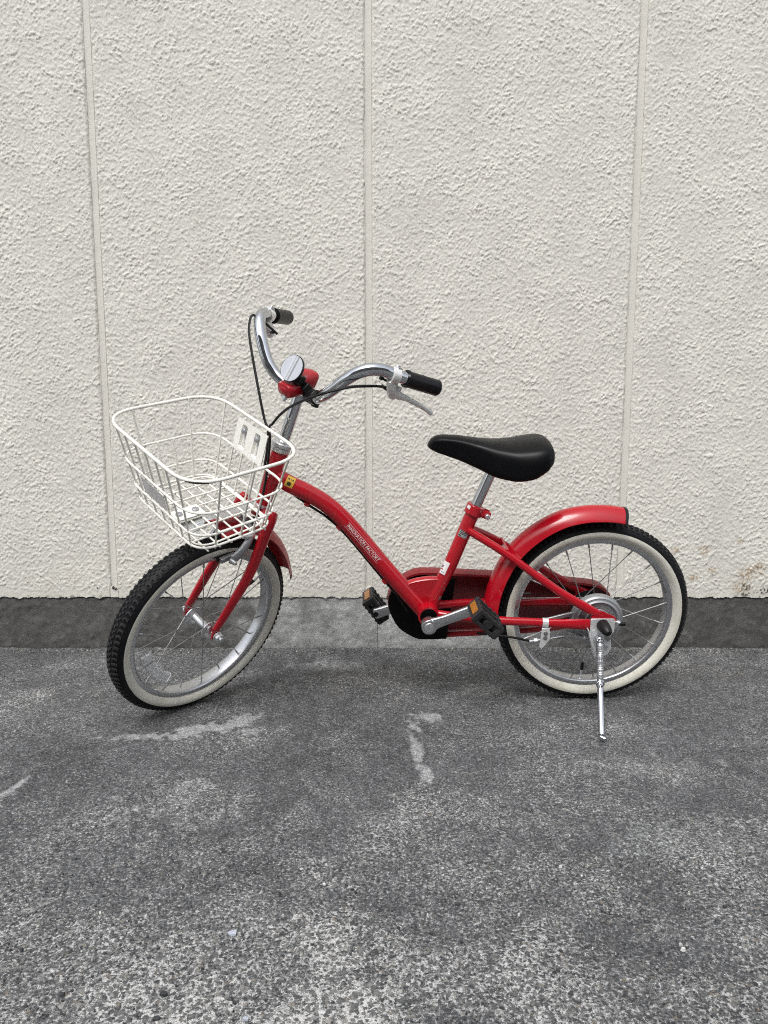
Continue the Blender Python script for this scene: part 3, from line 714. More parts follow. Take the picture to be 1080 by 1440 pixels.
for s in (1, -1):
    g0, g1 = np.array((-.0500, .1828, .3065)), np.array((-.1175, .2098, .3065)); g0[1] *= s; g1[1] *= s
    tt_ = np.linspace(0, 1, 40); P = g0 + (g1 - g0) * tt_[:, None]
    rr = (.0146 + .0002) + .0002 * np.sign(np.sin(tt_ * 70)) * ((tt_ > .12) & (tt_ < .93)); rr[:3] = .0160; rr[-3:] = (.0152, .0146, .0125)
    gp('grip', sweep(P, rr, n=20), 'grip', bar)
    # brake lever: collar, body, blade
    gd = nz(g1 - g0)
    c0 = np.array((-.0275, s * .1738, .3060)); cdir = nz(np.array((-.0438 + .0200, s * (.1803 - .1705), .001)))
    lv = gp('brake_lever', join(sweep([c0 - cdir * .008, c0 - cdir * .0075, c0 + cdir * .0075, c0 + cdir * .008], [.0125, .0145, .0145, .0125], n=18),
        sweep([c0 + np.array((.004, 0, -.008)), c0 + np.array((-.004, 0, -.018)), c0 + np.array((-.015, -s * .002, -.029)), c0 + np.array((-.0225, -s * .003, -.037))], [.006, .0075, .0085, .0075], [.010, .0115, .0125, .009], lat=(0, 1, .3), n=14, power=3, rnd=.002)), 'lever')
    gp('clamp_bolt', join(rod(c0 + np.array((-.002, s * -.001, .012)), c0 + np.array((-.004, s * -.001, .0185)), .0042, 10), boxm(c0 + np.array((-.003, 0, .0125)), (1, 0, 0), (0, 1, 0), (0, 0, 1), .011, .012, .007)), 'steel', lv)
    fo = np.array((0, 0, 0)) if s > 0 else np.array((0, -.012, .022))
    LB = [c0 + np.array(q) * np.array((1, s, 1)) for q in ((-.014, 0, -.0275), (-.026, .004, -.0325), (-.045, .011, -.0345), (-.075, .022, -.0400), (-.1015, .0325, -.0475))]
    if s < 0: LB = LB[:3]
    LP = fo + cat(LB, 5); q_ = np.linspace(0, 1 if s > 0 else .5, len(LP))
    gp('lever_blade', sweep(LP, np.interp(q_, [0, .25, .5, .92, 1], [.0075, .0062, .0050, .0042, .0058]), np.interp(q_, [0, .2, .5, .92, 1], [.011, .0085, .0052, .0042, .0056]), lat=(0, 1, 0), n=12, power=2.5, rnd=.004), 'lever', lv)
    gp('pivot_screw', rod(c0 + np.array((-.016, s * .006, -.020)), c0 + np.array((-.016, s * .011, -.0195)), .0045, 12), 'steel', lv)
    gp('cable_adjuster', join(rod(c0 + np.array((-.012, -s * .012, -.030)), c0 + np.array((-.006, -s * .024, -.0265)), .0032, 10), rod(c0 + np.array((.003, -s * .003, -.014)), c0 + np.array((.017, -s * .012, -.011)), .0022, 8), rod(c0 + np.array((.015, -s * .011, -.0113)), c0 + np.array((.019, -s * .013, -.0105)), .0042, 10)), 'black_plastic', lv)
# red padded cover over the stem clamp, reflector on a black bracket
V, F = sweep(cat([(.044, 0, .203), (.038, 0, .206), (.026, 0, .211), (.008, 0, .222), (-.004, 0, .2310), (-.012, 0, .2330), (-.0170, 0, .2325)], 5), np.interp(np.linspace(0, 1, 31), [0, .07, .25, .6, .92, 1], [.010, .0180, .020, .021, .0200, .015]), np.interp(np.linspace(0, 1, 31), [0, .07, .3, .6, .92, 1], [.0075, .0130, .0145, .0180, .0185, .014]), lat=(0, 1, 0), n=18, power=3.0, rnd=.002)
cov = gp('stem_cover', (V, F), 'red_dull', stem)
gp('clamp_bolt', join(rod((.034, .0, .188), (.034, 0, .198), .0062, 6), rod((.034, 0, .184), (.034, 0, .19), .0035, 10)), 'steel', stem)
bk = gp('reflector_bracket', join(sweep(cat([(.002, .024, .2090), (.0055, .040, .2105), (.0115, .056, .2145)], 5), .0142, n=16), boxm((.008, .026, .218), nz((1, -.2, .6)), (0, 1, 0), nz((-.6, 0, 1)), .030, .012, .016), boxm((.026, .013, .231), (1, 0, 0), (0, 1, 0), (0, 0, 1), .016, .016, .018), boxm((-.006, .040, .198), (1, 0, 0), (0, 1, 0), (0, 0, 1), .010, .014, .012)), 'black_plastic', bar, bevel=.002)
rd = nz(np.array((.97, .02, .24))); ru = nz(np.array((-.24, 0, .97))); rl = np.cross(ru, rd)
def disc(c, n, r, t, k=36, r2=None):
    c, n = np.asarray(c, float), nz(n); return sweep([c, c + n * t * .5, c + n * t], [r, r if r2 is None else r2, r if r2 is None else r2], n=k)
rc = np.array((.034, .001, .2455))
rf = gp('reflector', disc(rc + rd * .0045, rd, .0258, .0040), 'black_plastic')
facets = []
nf = 40
for (x0_, x1_, d0, d1) in ((-.0245, -.007, .0088, .0088), (-.007, -.0035, .0088, .0078), (-.0035, .0035, .0078, .0098), (.0035, .0065, .0098, .0080), (.0065, .0245, .0080, .0088)):
    ks = []
    for x_, d_ in ((x0_, d0), (x1_, d1)):
        hgt = math.sqrt(max(1e-8, .0246 ** 2 - x_ ** 2))
        ks += [rc + rl * x_ * -1 + ru * -hgt + rd * d_, rc + rl * x_ * -1 + ru * hgt + rd * d_]
    facets.append((x0_, x1_, d0, d1))
V, F = [], []
xs_ = np.unique(np.concatenate([np.linspace(-.0246, .0246, 41), [-.007, -.0035, .0035, .0065]]))
for x_ in xs_:
    hgt = math.sqrt(max(0, .0246 ** 2 - x_ ** 2)); d_ = np.interp(x_, [-.0246, -.007, -.0035, .0, .0035, .0065, .0246], [.0090, .0094, .0088, .0098, .0098, .0088, .0092])
    V += [rc + rl * x_ - ru * hgt + rd * d_, rc + rl * x_ + ru * hgt + rd * d_]
for i in range(len(xs_) - 1): F.append((2 * i, 2 * i + 1, 2 * i + 3, 2 * i + 2))
gp('reflector_lens', (V, F), 'lens', rf, smooth=False, fixn=False)
# cables
def cable(P, r=.0025): return sweep(cat(P, 6), r, n=8)
cn = G([(-0.0423, 0.1580, 0.2793), (-0.0155, 0.1550, 0.2776), (0.0067, 0.1500, 0.2730), (0.0331, 0.1420, 0.2655), (0.0522, 0.1300, 0.2534), (0.0669, 0.1150, 0.2395), (0.0722, 0.0950, 0.2233), (0.0701, 0.0700, 0.2045), (0.0648, 0.0450, 0.1844), (0.0590, 0.0250, 0.1632), (0.0541, 0.0100, 0.1407), (.0486, .000, .1271), (.030, -.006, .085), (.024, -.008, .050)])
cn = np.vstack([cn[:-1], [(-.672, .012, .295), (-.652, .024, .283), (-.632, .018, .272), (-.612, .004, .2565), (-.5887, 0, .2405), (-.5262, 0, .1905), (-.4345, 0, .0745), (-.41, .0, .045), (-.385, .01, .0)]])
bp('rear_brake_cable', cable(cn), 'black_plastic')
bp('brake_cable_end', cable([(-.245, -.030, -.030), (-.225, -.044, -.026), (-.2055, -.05, -.026), (-.170, -.05, -.0315), (-.1361, -.05, -.0402)]), 'black_plastic')
cf = G([(-.046, -.152, .2775), (-.010, -.155, .292), (.022, -.153, .302), (.035, -.150, .2943), (.0499, -.12, .2634), (.0525, -.06, .1926), (.0480, -.02, .1400), (.0441, .004, .1145), (.0300, .008, .0578), (.0250, .012, .0243), (.024, .018, -.028), (.030, .020, -.062)])
bp('front_brake_cable', cable(cf), 'black_plastic')

# ---- wheels
def tyre_profile():
    h = [(.1640, .0115), (.1655, .0135), (.1690, .0172), (.1730, .0202), (.1775, .0218), (.1820, .0220), (.1864, .0212), (.1908, .0188), (.1950, .0152), (.1980, .0105), (.1997, .0053), (.2002, .0)]
    return h[:-1] + [(r, -y) for r, y in h[::-1]]
wall_prof = [(.1650, .0138), (.1690, .0180), (.1730, .0210), (.1775, .0226), (.1815, .0224), (.1836, .0218)]
rim_prof = [(.1685, .0125), (.1680, .0150), (.1655, .0156), (.1600, .0150), (.1570, .0138), (.1555, .0100), (.1552, 0.)]
rim_prof = rim_prof + [(r, -y) for r, y in rim_prof[-2::-1]]
tyre_me = mesh('tyre', *revolve(tyre_profile(), 96), 'rubber')
ww_me = mesh('whitewall', *join(revolve(wall_prof, 96), revolve([(r, -y) for r, y in wall_prof[::-1]], 96)), 'whitewall')
rim_me = mesh('wheel', *revolve(rim_prof + [(.1640, -.0120), (.1640, .0120)], 96, closed_prof=True), 'alloy')
kn = []
for i in range(100):
    t = 2 * math.pi * i / 100; e = np.array((math.cos(t), 0, math.sin(t))); tg = np.array((-math.sin(t), 0, math.cos(t)))
    for y, r, off, wd_, ln, ht in ((.0124, .1974, 0, .0062, .0040, .0032), (-.0124, .1974, .5, .0062, .0040, .0032), (.0092, .1992, .18, .0026, .0062, .0028), (-.0092, .1992, .68, .0026, .0062, .0028), (.0158, .1948, .12, .0026, .0058, .0026), (-.0158, .1948, .62, .0026, .0058, .0026), (.0015, .2004, .5, .0034, .0050, .0028), (-.0030, .2004, 0, .0030, .0045, .0028)):
        t2 = t + off * 2 * math.pi / 100; e2 = np.array((math.cos(t2), 0, math.sin(t2))); tg2 = np.array((-math.sin(t2), 0, math.cos(t2)))
        nn_ = nz(e2 * 1.0 + np.array((0, 1., 0)) * (y / .0222) * 1.0); bb = np.cross(nn_, tg2)
        v, f = boxm(e2 * r + np.array((0, y, 0)), tg2, bb, nn_, ln, wd_, ht); kn.append((v, f[1:]))
tread_me = mesh('tread_knobs', *join(*kn), 'tread', False)
def hub_front(): 
    p = [(.0, .050), (.0045, .050), (.0045, .038), (.010, .037), (.0145, .034), (.0145, .030), (.0205, .0295), (.0205, .0270), (.0125, .0262), (.0085, .0235), (.0070, .018)]
    return p + [(r, -y) for r, y in p[::-1]]
def make_wheel(loc, Bx, label, front):
    o = link('wheel', rim_me, bike); o['label'] = label
    m = Matrix(((Bx[0][0], Bx[1][0], Bx[2][0], 0), (Bx[0][1], Bx[1][1], Bx[2][1], 0), (Bx[0][2], Bx[1][2], Bx[2][2], 0), (0, 0, 0, 1))); m.translation = Vector(np.asarray(loc) - BASE)
    o.matrix_local = m
    for nm, me in (('tyre', tyre_me), ('whitewall', ww_me), ('tread_knobs', tread_me)):
        c = link(nm, me, o)
        if nm == 'tread_knobs': c['kind'] = 'stuff'
    part('hub', revolve(hub_front(), 28), 'steel', o)
    if not front: pass
    ph = 0.0 if front else .12
    for k in range(20):
        t = ph + k * math.pi / 10; side = 1 if k % 2 else -1; dr = 1 if (k // 2) % 2 else -1
        a = t + dr * 1.25; fr = .0185; y = side * .0290
        p0 = np.array((fr * math.cos(a), y + side * .0016, fr * math.sin(a))); p1 = np.array((.1560 * math.cos(t), side * .0025, .1560 * math.sin(t)))
        d = nz(p1 - p0)
        part('spoke', join(sweep([p0 - np.array((0, side * .004, 0)), p0, p0 + d * .004, p1 - d * .014], .00098, n=6), rod(p1 - d * .015, p1 - d * .001, .0021, 6, .0017)), 'spoke', o)
    va = (-97 if not front else 136)
    if front: va = R(41)
    else: va = R(-93.5)
    e = np.array((math.cos(va), 0, math.sin(va)))
    vv = part('valve', join(rod(e * .157, e * .134, .0026, 10), rod(e * .157, e * .152, .0045, 10)), 'steel', o)
    part('valve_cap', rod(e * .137, e * .121, .0036, 10, .0030, rnd=.001), 'black_plastic', vv)
    return o
rear = make_wheel((0, .005, 0), ((1, 0, 0), (0, 1, 0), (0, 0, 1)), 'rear wheel with white-walled tyre beside the kickstand', False)
# front wheel: x' backward, y' away from the viewer's side, z' up the steering axis turned with the fork
fhub = G([.0496, FSH - .001, -.3004])
_d2 = R(46.4); FW = Fn * math.cos(_d2) + Nn * math.sin(_d2); NW = Nn * math.cos(_d2) - Fn * math.sin(_d2)
front = make_wheel(fhub, (-FW, -NW, AX), 'front wheel with white-walled tyre turned toward the viewer', True)
# clear spoke reflector inside the front wheel
V, F = [], []
for i in range(13):
    t = R(-154 + 44 * i / 12 + 0)
    for r in (.118, .121, .126, .131, .136, .139):
        V.append((r * math.cos(t), -.004 - (.0035 if .119 < r < .138 else 0) + (.0012 if (i % 3 == 0) else 0), r * math.sin(t)))
for i in range(12):
    for q in range(5): F.append((i * 6 + q, i * 6 + q + 1, (i + 1) * 6 + q + 1, (i + 1) * 6 + q))
RV = np.array(V)
SPOKE_REFL = (RV, F)
def spoke_reflector():
    Vb = SPOKE_REFL[0].copy(); k = len(Vb); Vb2 = Vb.copy(); Vb2[:, 1] += .006
    F2 = list(SPOKE_REFL[1]) + [tuple(i + k for i in f[::-1]) for f in SPOKE_REFL[1]]
    rim_ = [i * 6 for i in range(13)] + [12 * 6 + q for q in range(1, 6)] + [i * 6 + 5 for i in range(11, -1, -1)] + [q for q in range(4, 0, -1)]
    for a, b in zip(rim_, rim_[1:] + rim_[:1]): F2.append((a, b, b + k, a + k))
    part('spoke_reflector', (np.vstack([Vb, Vb2]), F2), 'clear', front, smooth=False)
# x' points backward so forward-low is at angle 180..270
SPOKE_REFL = (np.stack([-RV[:, 0] * -1, RV[:, 1], RV[:, 2]], 1), F)
spoke_reflector()
gf('axle_nut', join(rod((.0486, .0485, -.3004), (.0486, .0515, -.3004), .0105, 18), rod((.0486, .0515, -.3004), (.0486, .059, -.3004), .0085, 6), rod((.0486, .059, -.3004), (.0486, .065, -.3004), .0045, 12)), 'steel', bevel=.0008)
gf('axle_nut', join(rod((.0486, -.0485, -.3004), (.0486, -.0515, -.3004), .0105, 18), rod((.0486, -.0515, -.3004), (.0486, -.059, -.3004), .0085, 6), rod((.0486, -.059, -.3004), (.0486, -.065, -.3004), .0045, 12)), 'steel', bevel=.0008)

# ---- fenders: rolled sheet with a rounded section
def fender(angs, rads, hw, depth, th=.0012, n=60):
    t = np.linspace(angs[0], angs[-1], n); r = np.interp(t, angs, rads); V, F = [], []
    k = 13
    for lay in (0, 1):
        for a, rr_ in zip(t, r):
            for j in range(k):
                q = -1 + 2 * j / (k - 1); d = depth * abs(q) ** 2.4
                rr2 = rr_ - d - lay * th; y = q * hw * (1 - lay * .02)
                V.append((rr2 * math.cos(a), y, rr2 * math.sin(a)))
    def id_(l, i, j): return (l * n + i) * k + j
    for i in range(n - 1):
        for j in range(k - 1):
            F.append((id_(0, i, j), id_(0, i, j + 1), id_(0, i + 1, j + 1), id_(0, i + 1, j))); F.append((id_(1, i, j), id_(1, i + 1, j), id_(1, i + 1, j + 1), id_(1, i, j + 1)))
        for j in (0, k - 1): F.append((id_(0, i, j), id_(0, i + 1, j), id_(1, i + 1, j), id_(1, i, j)))
    for i in (0, n - 1):
        for j in range(k - 1): F.append((id_(0, i, j), id_(0, i, j + 1), id_(1, i, j + 1), id_(1, i, j)))
    return np.array(V), F
fen = bp('rear_fender', fender([R(78.8), R(92), R(110), R(129), R(142), R(153), R(168), R(181)], [.2342, .2352, .2385, .2372, .2360, .2325, .2306, .2290], .0315, .0245), 'red')
bp('fender_tip', fender([R(77.6), R(79.2)], [.2348, .2350], .0322, .0250, n=6), 'black_plastic', fen)
V, F = fender([R(77), R(100), R(115), R(130), R(144), R(151)], [.2360, .2365, .2365, .2320, .2295, .2290], .030, .019)
V = np.asarray(V); Vf = fhub + V[:, :1] * FD + V[:, 1:2] * -NL + V[:, 2:] * AX
ffen = bp('front_fender', (Vf, F), 'red_dull')
V, F = fender([R(150.2), R(152)], [.2296, .2294], .0306, .0193, n=4); Vt = fhub + V[:, :1] * FD + V[:, 1:2] * -NL + V[:, 2:] * AX
bp('fender_tip', (Vt, F), 'black_plastic', ffen)

# ---- front caliper brake
cb = gf('front_brake', join(sweep(cat([(.030, .012, -.066), (.034, .030, -.074), (.044, .0395, -.090), (.055, .0415, -.112), (.063, .038, -.128)], 5), np.interp(np.linspace(0, 1, 21), [0, .3, 1], [.006, .0055, .005]), np.interp(np.linspace(0, 1, 21), [0, .3, .75, 1], [.008, .0065, .009, .010]), lat=(0, 1, .3), n=12, power=2.6, rnd=.003),
    sweep(cat([(.030, -.012, -.066), (.034, -.030, -.074), (.044, -.0395, -.090), (.055, -.0415, -.112), (.063, -.038, -.128)], 5), .0055, .008, lat=(0, 1, .3), n=12, power=2.6, rnd=.003),
    rod((.010, 0, -.062), (.045, 0, -.066), .0055, 12)), 'cast')
gf('brake_nut', join(rod((.034, .034, -.0800), (.052, .036, -.0815), .0080, 14, .0066, rnd=.002), rod((.052, .036, -.0815), (.0565, .0365, -.082), .0042, 10)), 'steel', cb)
for s in (1, -1):
    gf('pad_holder', boxm((.066, s * .024, -.134), nz((1, 0, -.4)), (0, 1, 0), nz((.4, 0, 1)), .034, .010, .011), 'cast', cb, smooth=False, bevel=.002)
    gf('brake_pad', boxm((.066, s * .0178, -.134), nz((1, 0, -.4)), (0, 1, 0), nz((.4, 0, 1)), .042, .006, .009), 'black_plastic', cb, smooth=False, bevel=.001)
    gf('pad_nut', rod((.0665, s * .037, -.1335), (.0665, s * .050, -.1335), .0068, 12, .0035, rnd=.002), 'cast', cb)

# ---- basket
yw = -.0898
def BK(P):
    P = np.asarray(P, float); c_, s_ = math.cos(yw), math.sin(yw)
    return G(np.stack([P[:, 0] * c_ - P[:, 1] * s_, P[:, 0] * s_ + P[:, 1] * c_, P[:, 2] - .0043 * P[:, 1]], 1))
rimq = dict(fr=.0752, ar=.1355, wr=.1518, ff=.2887, af=.0621, wf=.1544)
botq = dict(fr=.0600, ar=-.0155, wr=.1150, ff=.2080, af=-.0700, wf=.1180)
def lev(t): return {k: rimq[k] * (1 - t) + botq[k] * t for k in rimq}
def ring(q, rad, k=9):
    C4 = [np.array((q['ff'], -q['wf'], q['af'])), np.array((q['fr'], -q['wr'], q['ar'])), np.array((q['fr'], q['wr'], q['ar'])), np.array((q['ff'], q['wf'], q['af']))]
    P = []
    for i in range(4):
        c_, a, b = C4[i], nz(C4[i - 1] - C4[i]), nz(C4[(i + 1) % 4] - C4[i])
        p, q_ = c_ + a * rad, c_ + b * rad
        for j in range(k):
            t = j / (k - 1); P.append(p * (1 - t) ** 2 + 2 * c_ * t * (1 - t) + q_ * t * t)
    return np.array(P)
def ring_at(q, rad, side, u):
    """point on a ring's side (0 front, 1 rear, 2 viewer side, 3 far side), u in 0..1 along it"""
    if side == 0: return np.array((q['ff'], q['wf'] * (2 * u - 1), q['af']))
    if side == 1: return np.array((q['fr'], q['wr'] * (2 * u - 1), q['ar']))
    s = 1 if side == 2 else -1
    return np.array((q['ff'] * (1 - u) + q['fr'] * u, s * (q['wf'] * (1 - u) + q['wr'] * u), q['af'] * (1 - u) + q['ar'] * u))
rimR = ring(rimq, .066)
bas = bp('basket', (lambda vf: (BK(vf[0]), vf[1]))(sweep(rimR, .0031, n=10, closed=True)), 'white_wire', label='white wire basket with dark scuffs on its rim')
def wire(P, r=.0019, n=8, closed=False, name='basket_wire', mat='white_wire'):
    vf = sweep(P, r, n=n, closed=closed); return bp(name, (BK(vf[0]), vf[1]), mat, bas)
RAD = lambda t: .066 * (1 - t) + .040 * t
for t, rad in ((.46, RAD(.46)), (.80, RAD(.80))): wire(ring(lev(t), rad), .0022, closed=True)
wire(ring(lev(1.0), .040), .0022, closed=True)
wire(ring({**lev(1.0), 'wr': .103, 'wf': .106, 'ff': .200, 'fr': .066}, .036) + np.array((0, 0, .0)), .0018, closed=True)
def dense(q, rad):
    P = ring(q, rad, 13); out = []
    for i in range(4):
        c_ = P[i * 13:(i + 1) * 13]; nx = P[((i + 1) * 13) % 52]
        out += list(c_) + [c_[-1] + (nx - c_[-1]) * j / 24 for j in range(1, 24)]
    return np.array(out)
RAD = lambda t: .066 * (1 - t) + .040 * t
def vertical(side, u, t0=0.0, into=.30):
    k_ = int(((dense(lev(0), RAD(0)) - ring_at(lev(0), 0, side, u)) ** 2).sum(1).argmin())
    P = []
    for t in list(np.linspace(t0, 1.0, 8)) + [1.03]:
        D = dense(lev(t), RAD(t)); ce = D.mean(0); inw = nz((ce - D[k_]) * np.array((1, 1, 0)))
        P.append(D[k_] + inw * .0022)
    P.append(P[-1] + inw * .004 + np.array((0, 0, -.0012)))
    return np.array(P), P[-1], inw
def vertical_old(side, u, t0=0.0, into=.30):
    P = [ring_at(lev(t), 0, side, u) for t in np.linspace(t0, .985, 8)]
    b = ring_at(lev(1.03), 0, side, u); ctr = np.array((.134, 0, -.045))
    inward = {0: np.array((-1, 0, .37)), 1: np.array((1, 0, -.37)), 2: np.array((0, -1, 0)), 3: np.array((0, 1, 0))}[side]
    P.append(b + nz(inward) * .004)
    off = {0: (.0026, 0, 0), 1: (-.0026, 0, 0), 2: (0, .0026, 0), 3: (0, -.0026, 0)}[side]
    return np.array(P) - np.array(off), b, nz(inward)
for side, us, tall in ((0, (.13, .27, .385, .50, .615, .73, .86), ()), (1, (.16, .32, .44, .56, .70, .90), (0, 5)), (2, (.24, .54, .68, .80, .885, .91), (0, 1, 4, 5)), (3, (.25, .42, .57, .74), (0, 3))):
    for i, u in enumerate(us):
        full = True if side in (0,) else (i in tall)
        P, b, inn = vertical(side, u, 0.0 if full else .46)
        wire(cat(P, 2))
# floor grid
q = lev(1.035)
for u in np.linspace(.12, .88, 6):
    a, b = ring_at(q, 0, 2, u), ring_at(q, 0, 3, u); wire([a, (a + b) / 2, b], .0018, 6)
for u in np.linspace(.15, .85, 6):
    a, b = ring_at(q, 0, 0, u), ring_at(q, 0, 1, u); e = np.array((0, 0, .0034)); wire([a + e, (a + b) / 2 + e, b + e], .0018, 6)
# rim scuffs: bare dark steel where the coating has worn off the corner
def rim_arc(i0, i1, dz):
    idx = [i % len(rimR) for i in range(i0, i1)]; return rimR[idx] + np.array(dz)
for i0, i1, dz in ((28, 34, (.0006, .0006, -.0010)), (2, 5, (.0009, 0, -.0010))):
    P = rim_arc(i0, i1, dz); vf = sweep(P, np.interp(np.linspace(0, 1, len(P)), [0, .3, .7, 1], [.0012, .0027, .0027, .0012]), n=8); bp('rim_scuff', (BK(vf[0]), vf[1]), 'dark_print', bas)
# rear mounting plate with two slotted channels and bolts
def on_rear(y, t, off=0.): 
    q_ = lev(t); return np.array((q_['fr'] - off, y, q_['ar']))
ys0, ys1 = -.072, .024
V, F = [], []
PSH = .018
cols = [(-.072, 0), (-.062, 0), (-.055, 0), (-.052, .005), (-.040, .005), (-.037, 0), (-.013, 0), (-.010, .005), (.002, .005), (.005, 0), (.014, 0), (.024, 0)]
rows = [.07, .12, .15, .40, .43, .47]
for ir, t in enumerate(rows):
    for (y, d) in cols: V.append(on_rear(y + PSH, t, (d if 0 < ir < 4 and ir in (2, 3) else (d * .9 if ir in (1,) and False else 0)) - .0032))
nc_ = len(cols)
for i in range(len(rows) - 1):
    for j in range(nc_ - 1): F.append((i * nc_ + j, i * nc_ + j + 1, (i + 1) * nc_ + j + 1, (i + 1) * nc_ + j))
V = np.array(V); k = len(V); V2 = V - np.array((.0016, 0, 0)); F2 = F + [tuple(i + k for i in f[::-1]) for f in F]
plate = bp('mounting_plate', (BK(np.vstack([V, V2])), F2), 'white_plate', bas, smooth=False)
for y in (-.046 + PSH, -.004 + PSH):
    c_ = on_rear(y, .19, 0); vf = join(rod(c_ + np.array((.001, 0, 0)) - np.array((.004, 0, 0)), c_ + np.array((.0060, 0, 0)), .0068, 14, .0052, rnd=.0015))
    bp('bolt', (BK(vf[0]), vf[1]), 'cast', plate)
    q0, q1 = on_rear(y, .24, .0012), on_rear(y, .395, .0012); vf = sweep([q0, (q0 + q1) / 2, q1], .0026, .0007, lat=(0, 1, 0), n=10, rnd=.002)
    bp('slot', (BK(vf[0]), vf[1]), 'grey_label', plate)
# floor plate with two bolts and the galvanised stay below
fc = np.array((.168, -.004, 0)); 
def floor_z(f): return np.interp(f, [.06, .208], [-.0155 - .004, -.070 - .004])
fx, fz = nz(np.array((1, 0, -.37))), nz(np.array((.37, 0, 1)))
fpc = np.array((.166, .0, floor_z(.166) + .006))
vf = boxm(fpc, fx, (0, 1, 0), fz, .056, .034, .0018); fp = bp('floor_plate', (BK(vf[0]), vf[1]), 'white_plate', bas, smooth=False, bevel=.0006)
for s in (-1, 1):
    vf = rod(fpc + fx * s * .0165, fpc + fz * .004 + fx * s * .0165, .0064, 14, rnd=.001); bp('bolt', (BK(vf[0]), vf[1]), 'cast', fp)
gp('basket_stay', join(sweep(cat([(.166, 0, floor_z(.166) - .004), (.13, 0, floor_z(.13) - .006), (.09, 0, -.048), (.055, 0, -.040), (.020, 0, -.030), (.008, 0, -.028)], 5), .015, .0014, lat=(0, 1, 0), n=8, power=6), boxm((.166, 0, floor_z(.166) - .006), fx, (0, 1, 0), fz, .034, .058, .002)), 'steel', smooth=False)
# grey label sheet fixed between the front rings
L1, L2 = lev(.53), lev(.75)
V = [(L1['ff'] + .0005, -.052, L1['af']), (L1['ff'] + .0005, .030, L1['af']), (L2['ff'] + .0005, .028, L2['af']), (L2['ff'] + .0005, -.050, L2['af'])]
V = np.array(V); V = np.vstack([V, V + np.array((-.0012, 0, 0))])
bp('front_label_plate', (BK(V), [(0, 1, 2, 3), (7, 6, 5, 4), (0, 4, 5, 1), (1, 5, 6, 2), (2, 6, 7, 3), (3, 7, 4, 0)]), 'grey_label', bas, smooth=False)

# ---- cranks and pedals
def crank(s, a, b, y0, y1):
    a, b = np.asarray(a, float), np.asarray(b, float)
    A3, B3 = np.array((a[0], y0, a[1])), np.array((b[0], y1, b[1])); d = nz(B3 - A3)
    n_ = 9; P = A3 + (B3 - A3) * np.linspace(.06, 1, n_)[:, None]
    vf = join(rod(A3 + np.array((0, -.010, 0)), A3 + np.array((0, .010, 0)), .0156, 28), sweep(P, .0062, np.interp(np.linspace(0, 1, n_), [0, .15, .3, .85, 1], [.0142, .0116, .0108, .0118, .0130]), lat=(0, 1, 0), n=16, power=3.2, rnd=.006))
    o = bp('crank', vf, 'alloy', bevel=.001)
    sg = -1 if y0 < 0 else 1
    bp('crank_cap', join(rod(A3 + np.array((0, sg * .008, 0)), A3 + np.array((0, sg * .0118, 0)), .0105, 24, .0098)), 'steel', o, bevel=.0008)
    return o
crank(-1, (-.3475, .0030), (-.2500, .0445), -.060, -.068)
cfar = crank(1, (-.3445, -.002), (-.4500, -.0400), .085, .088)
bp('eye_hole', rod((-.4505, .0815, -.0395), (-.4505, .094, -.0395), .0060, 14), 'black_plastic', cfar)
def pedal(c, sg, th, name):
    """body: length direction th in x-z, thickness across it, width along y"""
    c = np.asarray(c, float); ex = np.array((math.cos(th), 0, -math.sin(th))); ez = np.array((math.sin(th), 0, math.cos(th))); ey = np.array((0, 1., 0))
    L_, W_, T_ = .064, .064, .027
    vf = []
    for s in (-1, 1):
        vf.append(boxm(c + ex * s * (L_ / 2 - .0045), ex, ey, ez, .009, W_, T_))                     # front and rear bars carry the reflectors
        for h in (-1, 1):                                                                            # side cages: two rails and posts, open between
            vf.append(boxm(c + ey * s * (W_ / 2 - .004) + ez * h * (T_ / 2 - .003), ex, ey, ez, L_ - .019, .0078, .006))
            for q in (-.019, -.0065, .0065, .019): vf.append(boxm(c + ey * s * (W_ / 2 - .004) + ez * h * (T_ / 2) + ex * q, ex, ey, ez, .006, .0070, .004))
        for q in (-.0225, 0, .0225): vf.append(boxm(c + ey * s * (W_ / 2 - .0045) + ex * q, ex, ey, ez, .0065, .0066, T_ - .008))
    for q in (-.012, .012):
        for h in (-1, 1): vf.append(boxm(c + ey * q + ez * h * (T_ / 2 - .005), ex, ey, ez, L_ - .019, .006, .007))
    for q in (-.026, -.010, .010, .026):
        for h in (-1, 1): vf.append(boxm(c + ex * h * (L_ / 2 - .005) + ey * q, ex, ey, ez, .0062, .0065, T_ + .004))
    vf.append(rod(c - ey * W_ * .5, c + ey * W_ * .5, .0095, 14))
    p = bp('pedal', join(*vf), 'pedal', smooth=False, bevel=.0012)
    for s in (-1, 1): bp('pedal_reflector', boxm(c + ex * s * (L_ / 2 + .0006), ex, ey, ez, .0025, W_ * .66, .0135), 'amber', p, smooth=False, bevel=.0006)
    return p
pp = pedal((-.2430, -.1080, .0420), -1, R(44), 'pedal'); bp('pedal_axle', rod((-.2495, -.066, .0445), (-.2495 + .006, -.082, .0425), .0062, 14), 'steel', pp)
pp = pedal((-.4500, .1300, -.0400), 1, R(54), 'pedal'); bp('pedal_axle', rod((-.45, .09, -.04), (-.45, .104, -.04), .0062, 14), 'steel', pp)

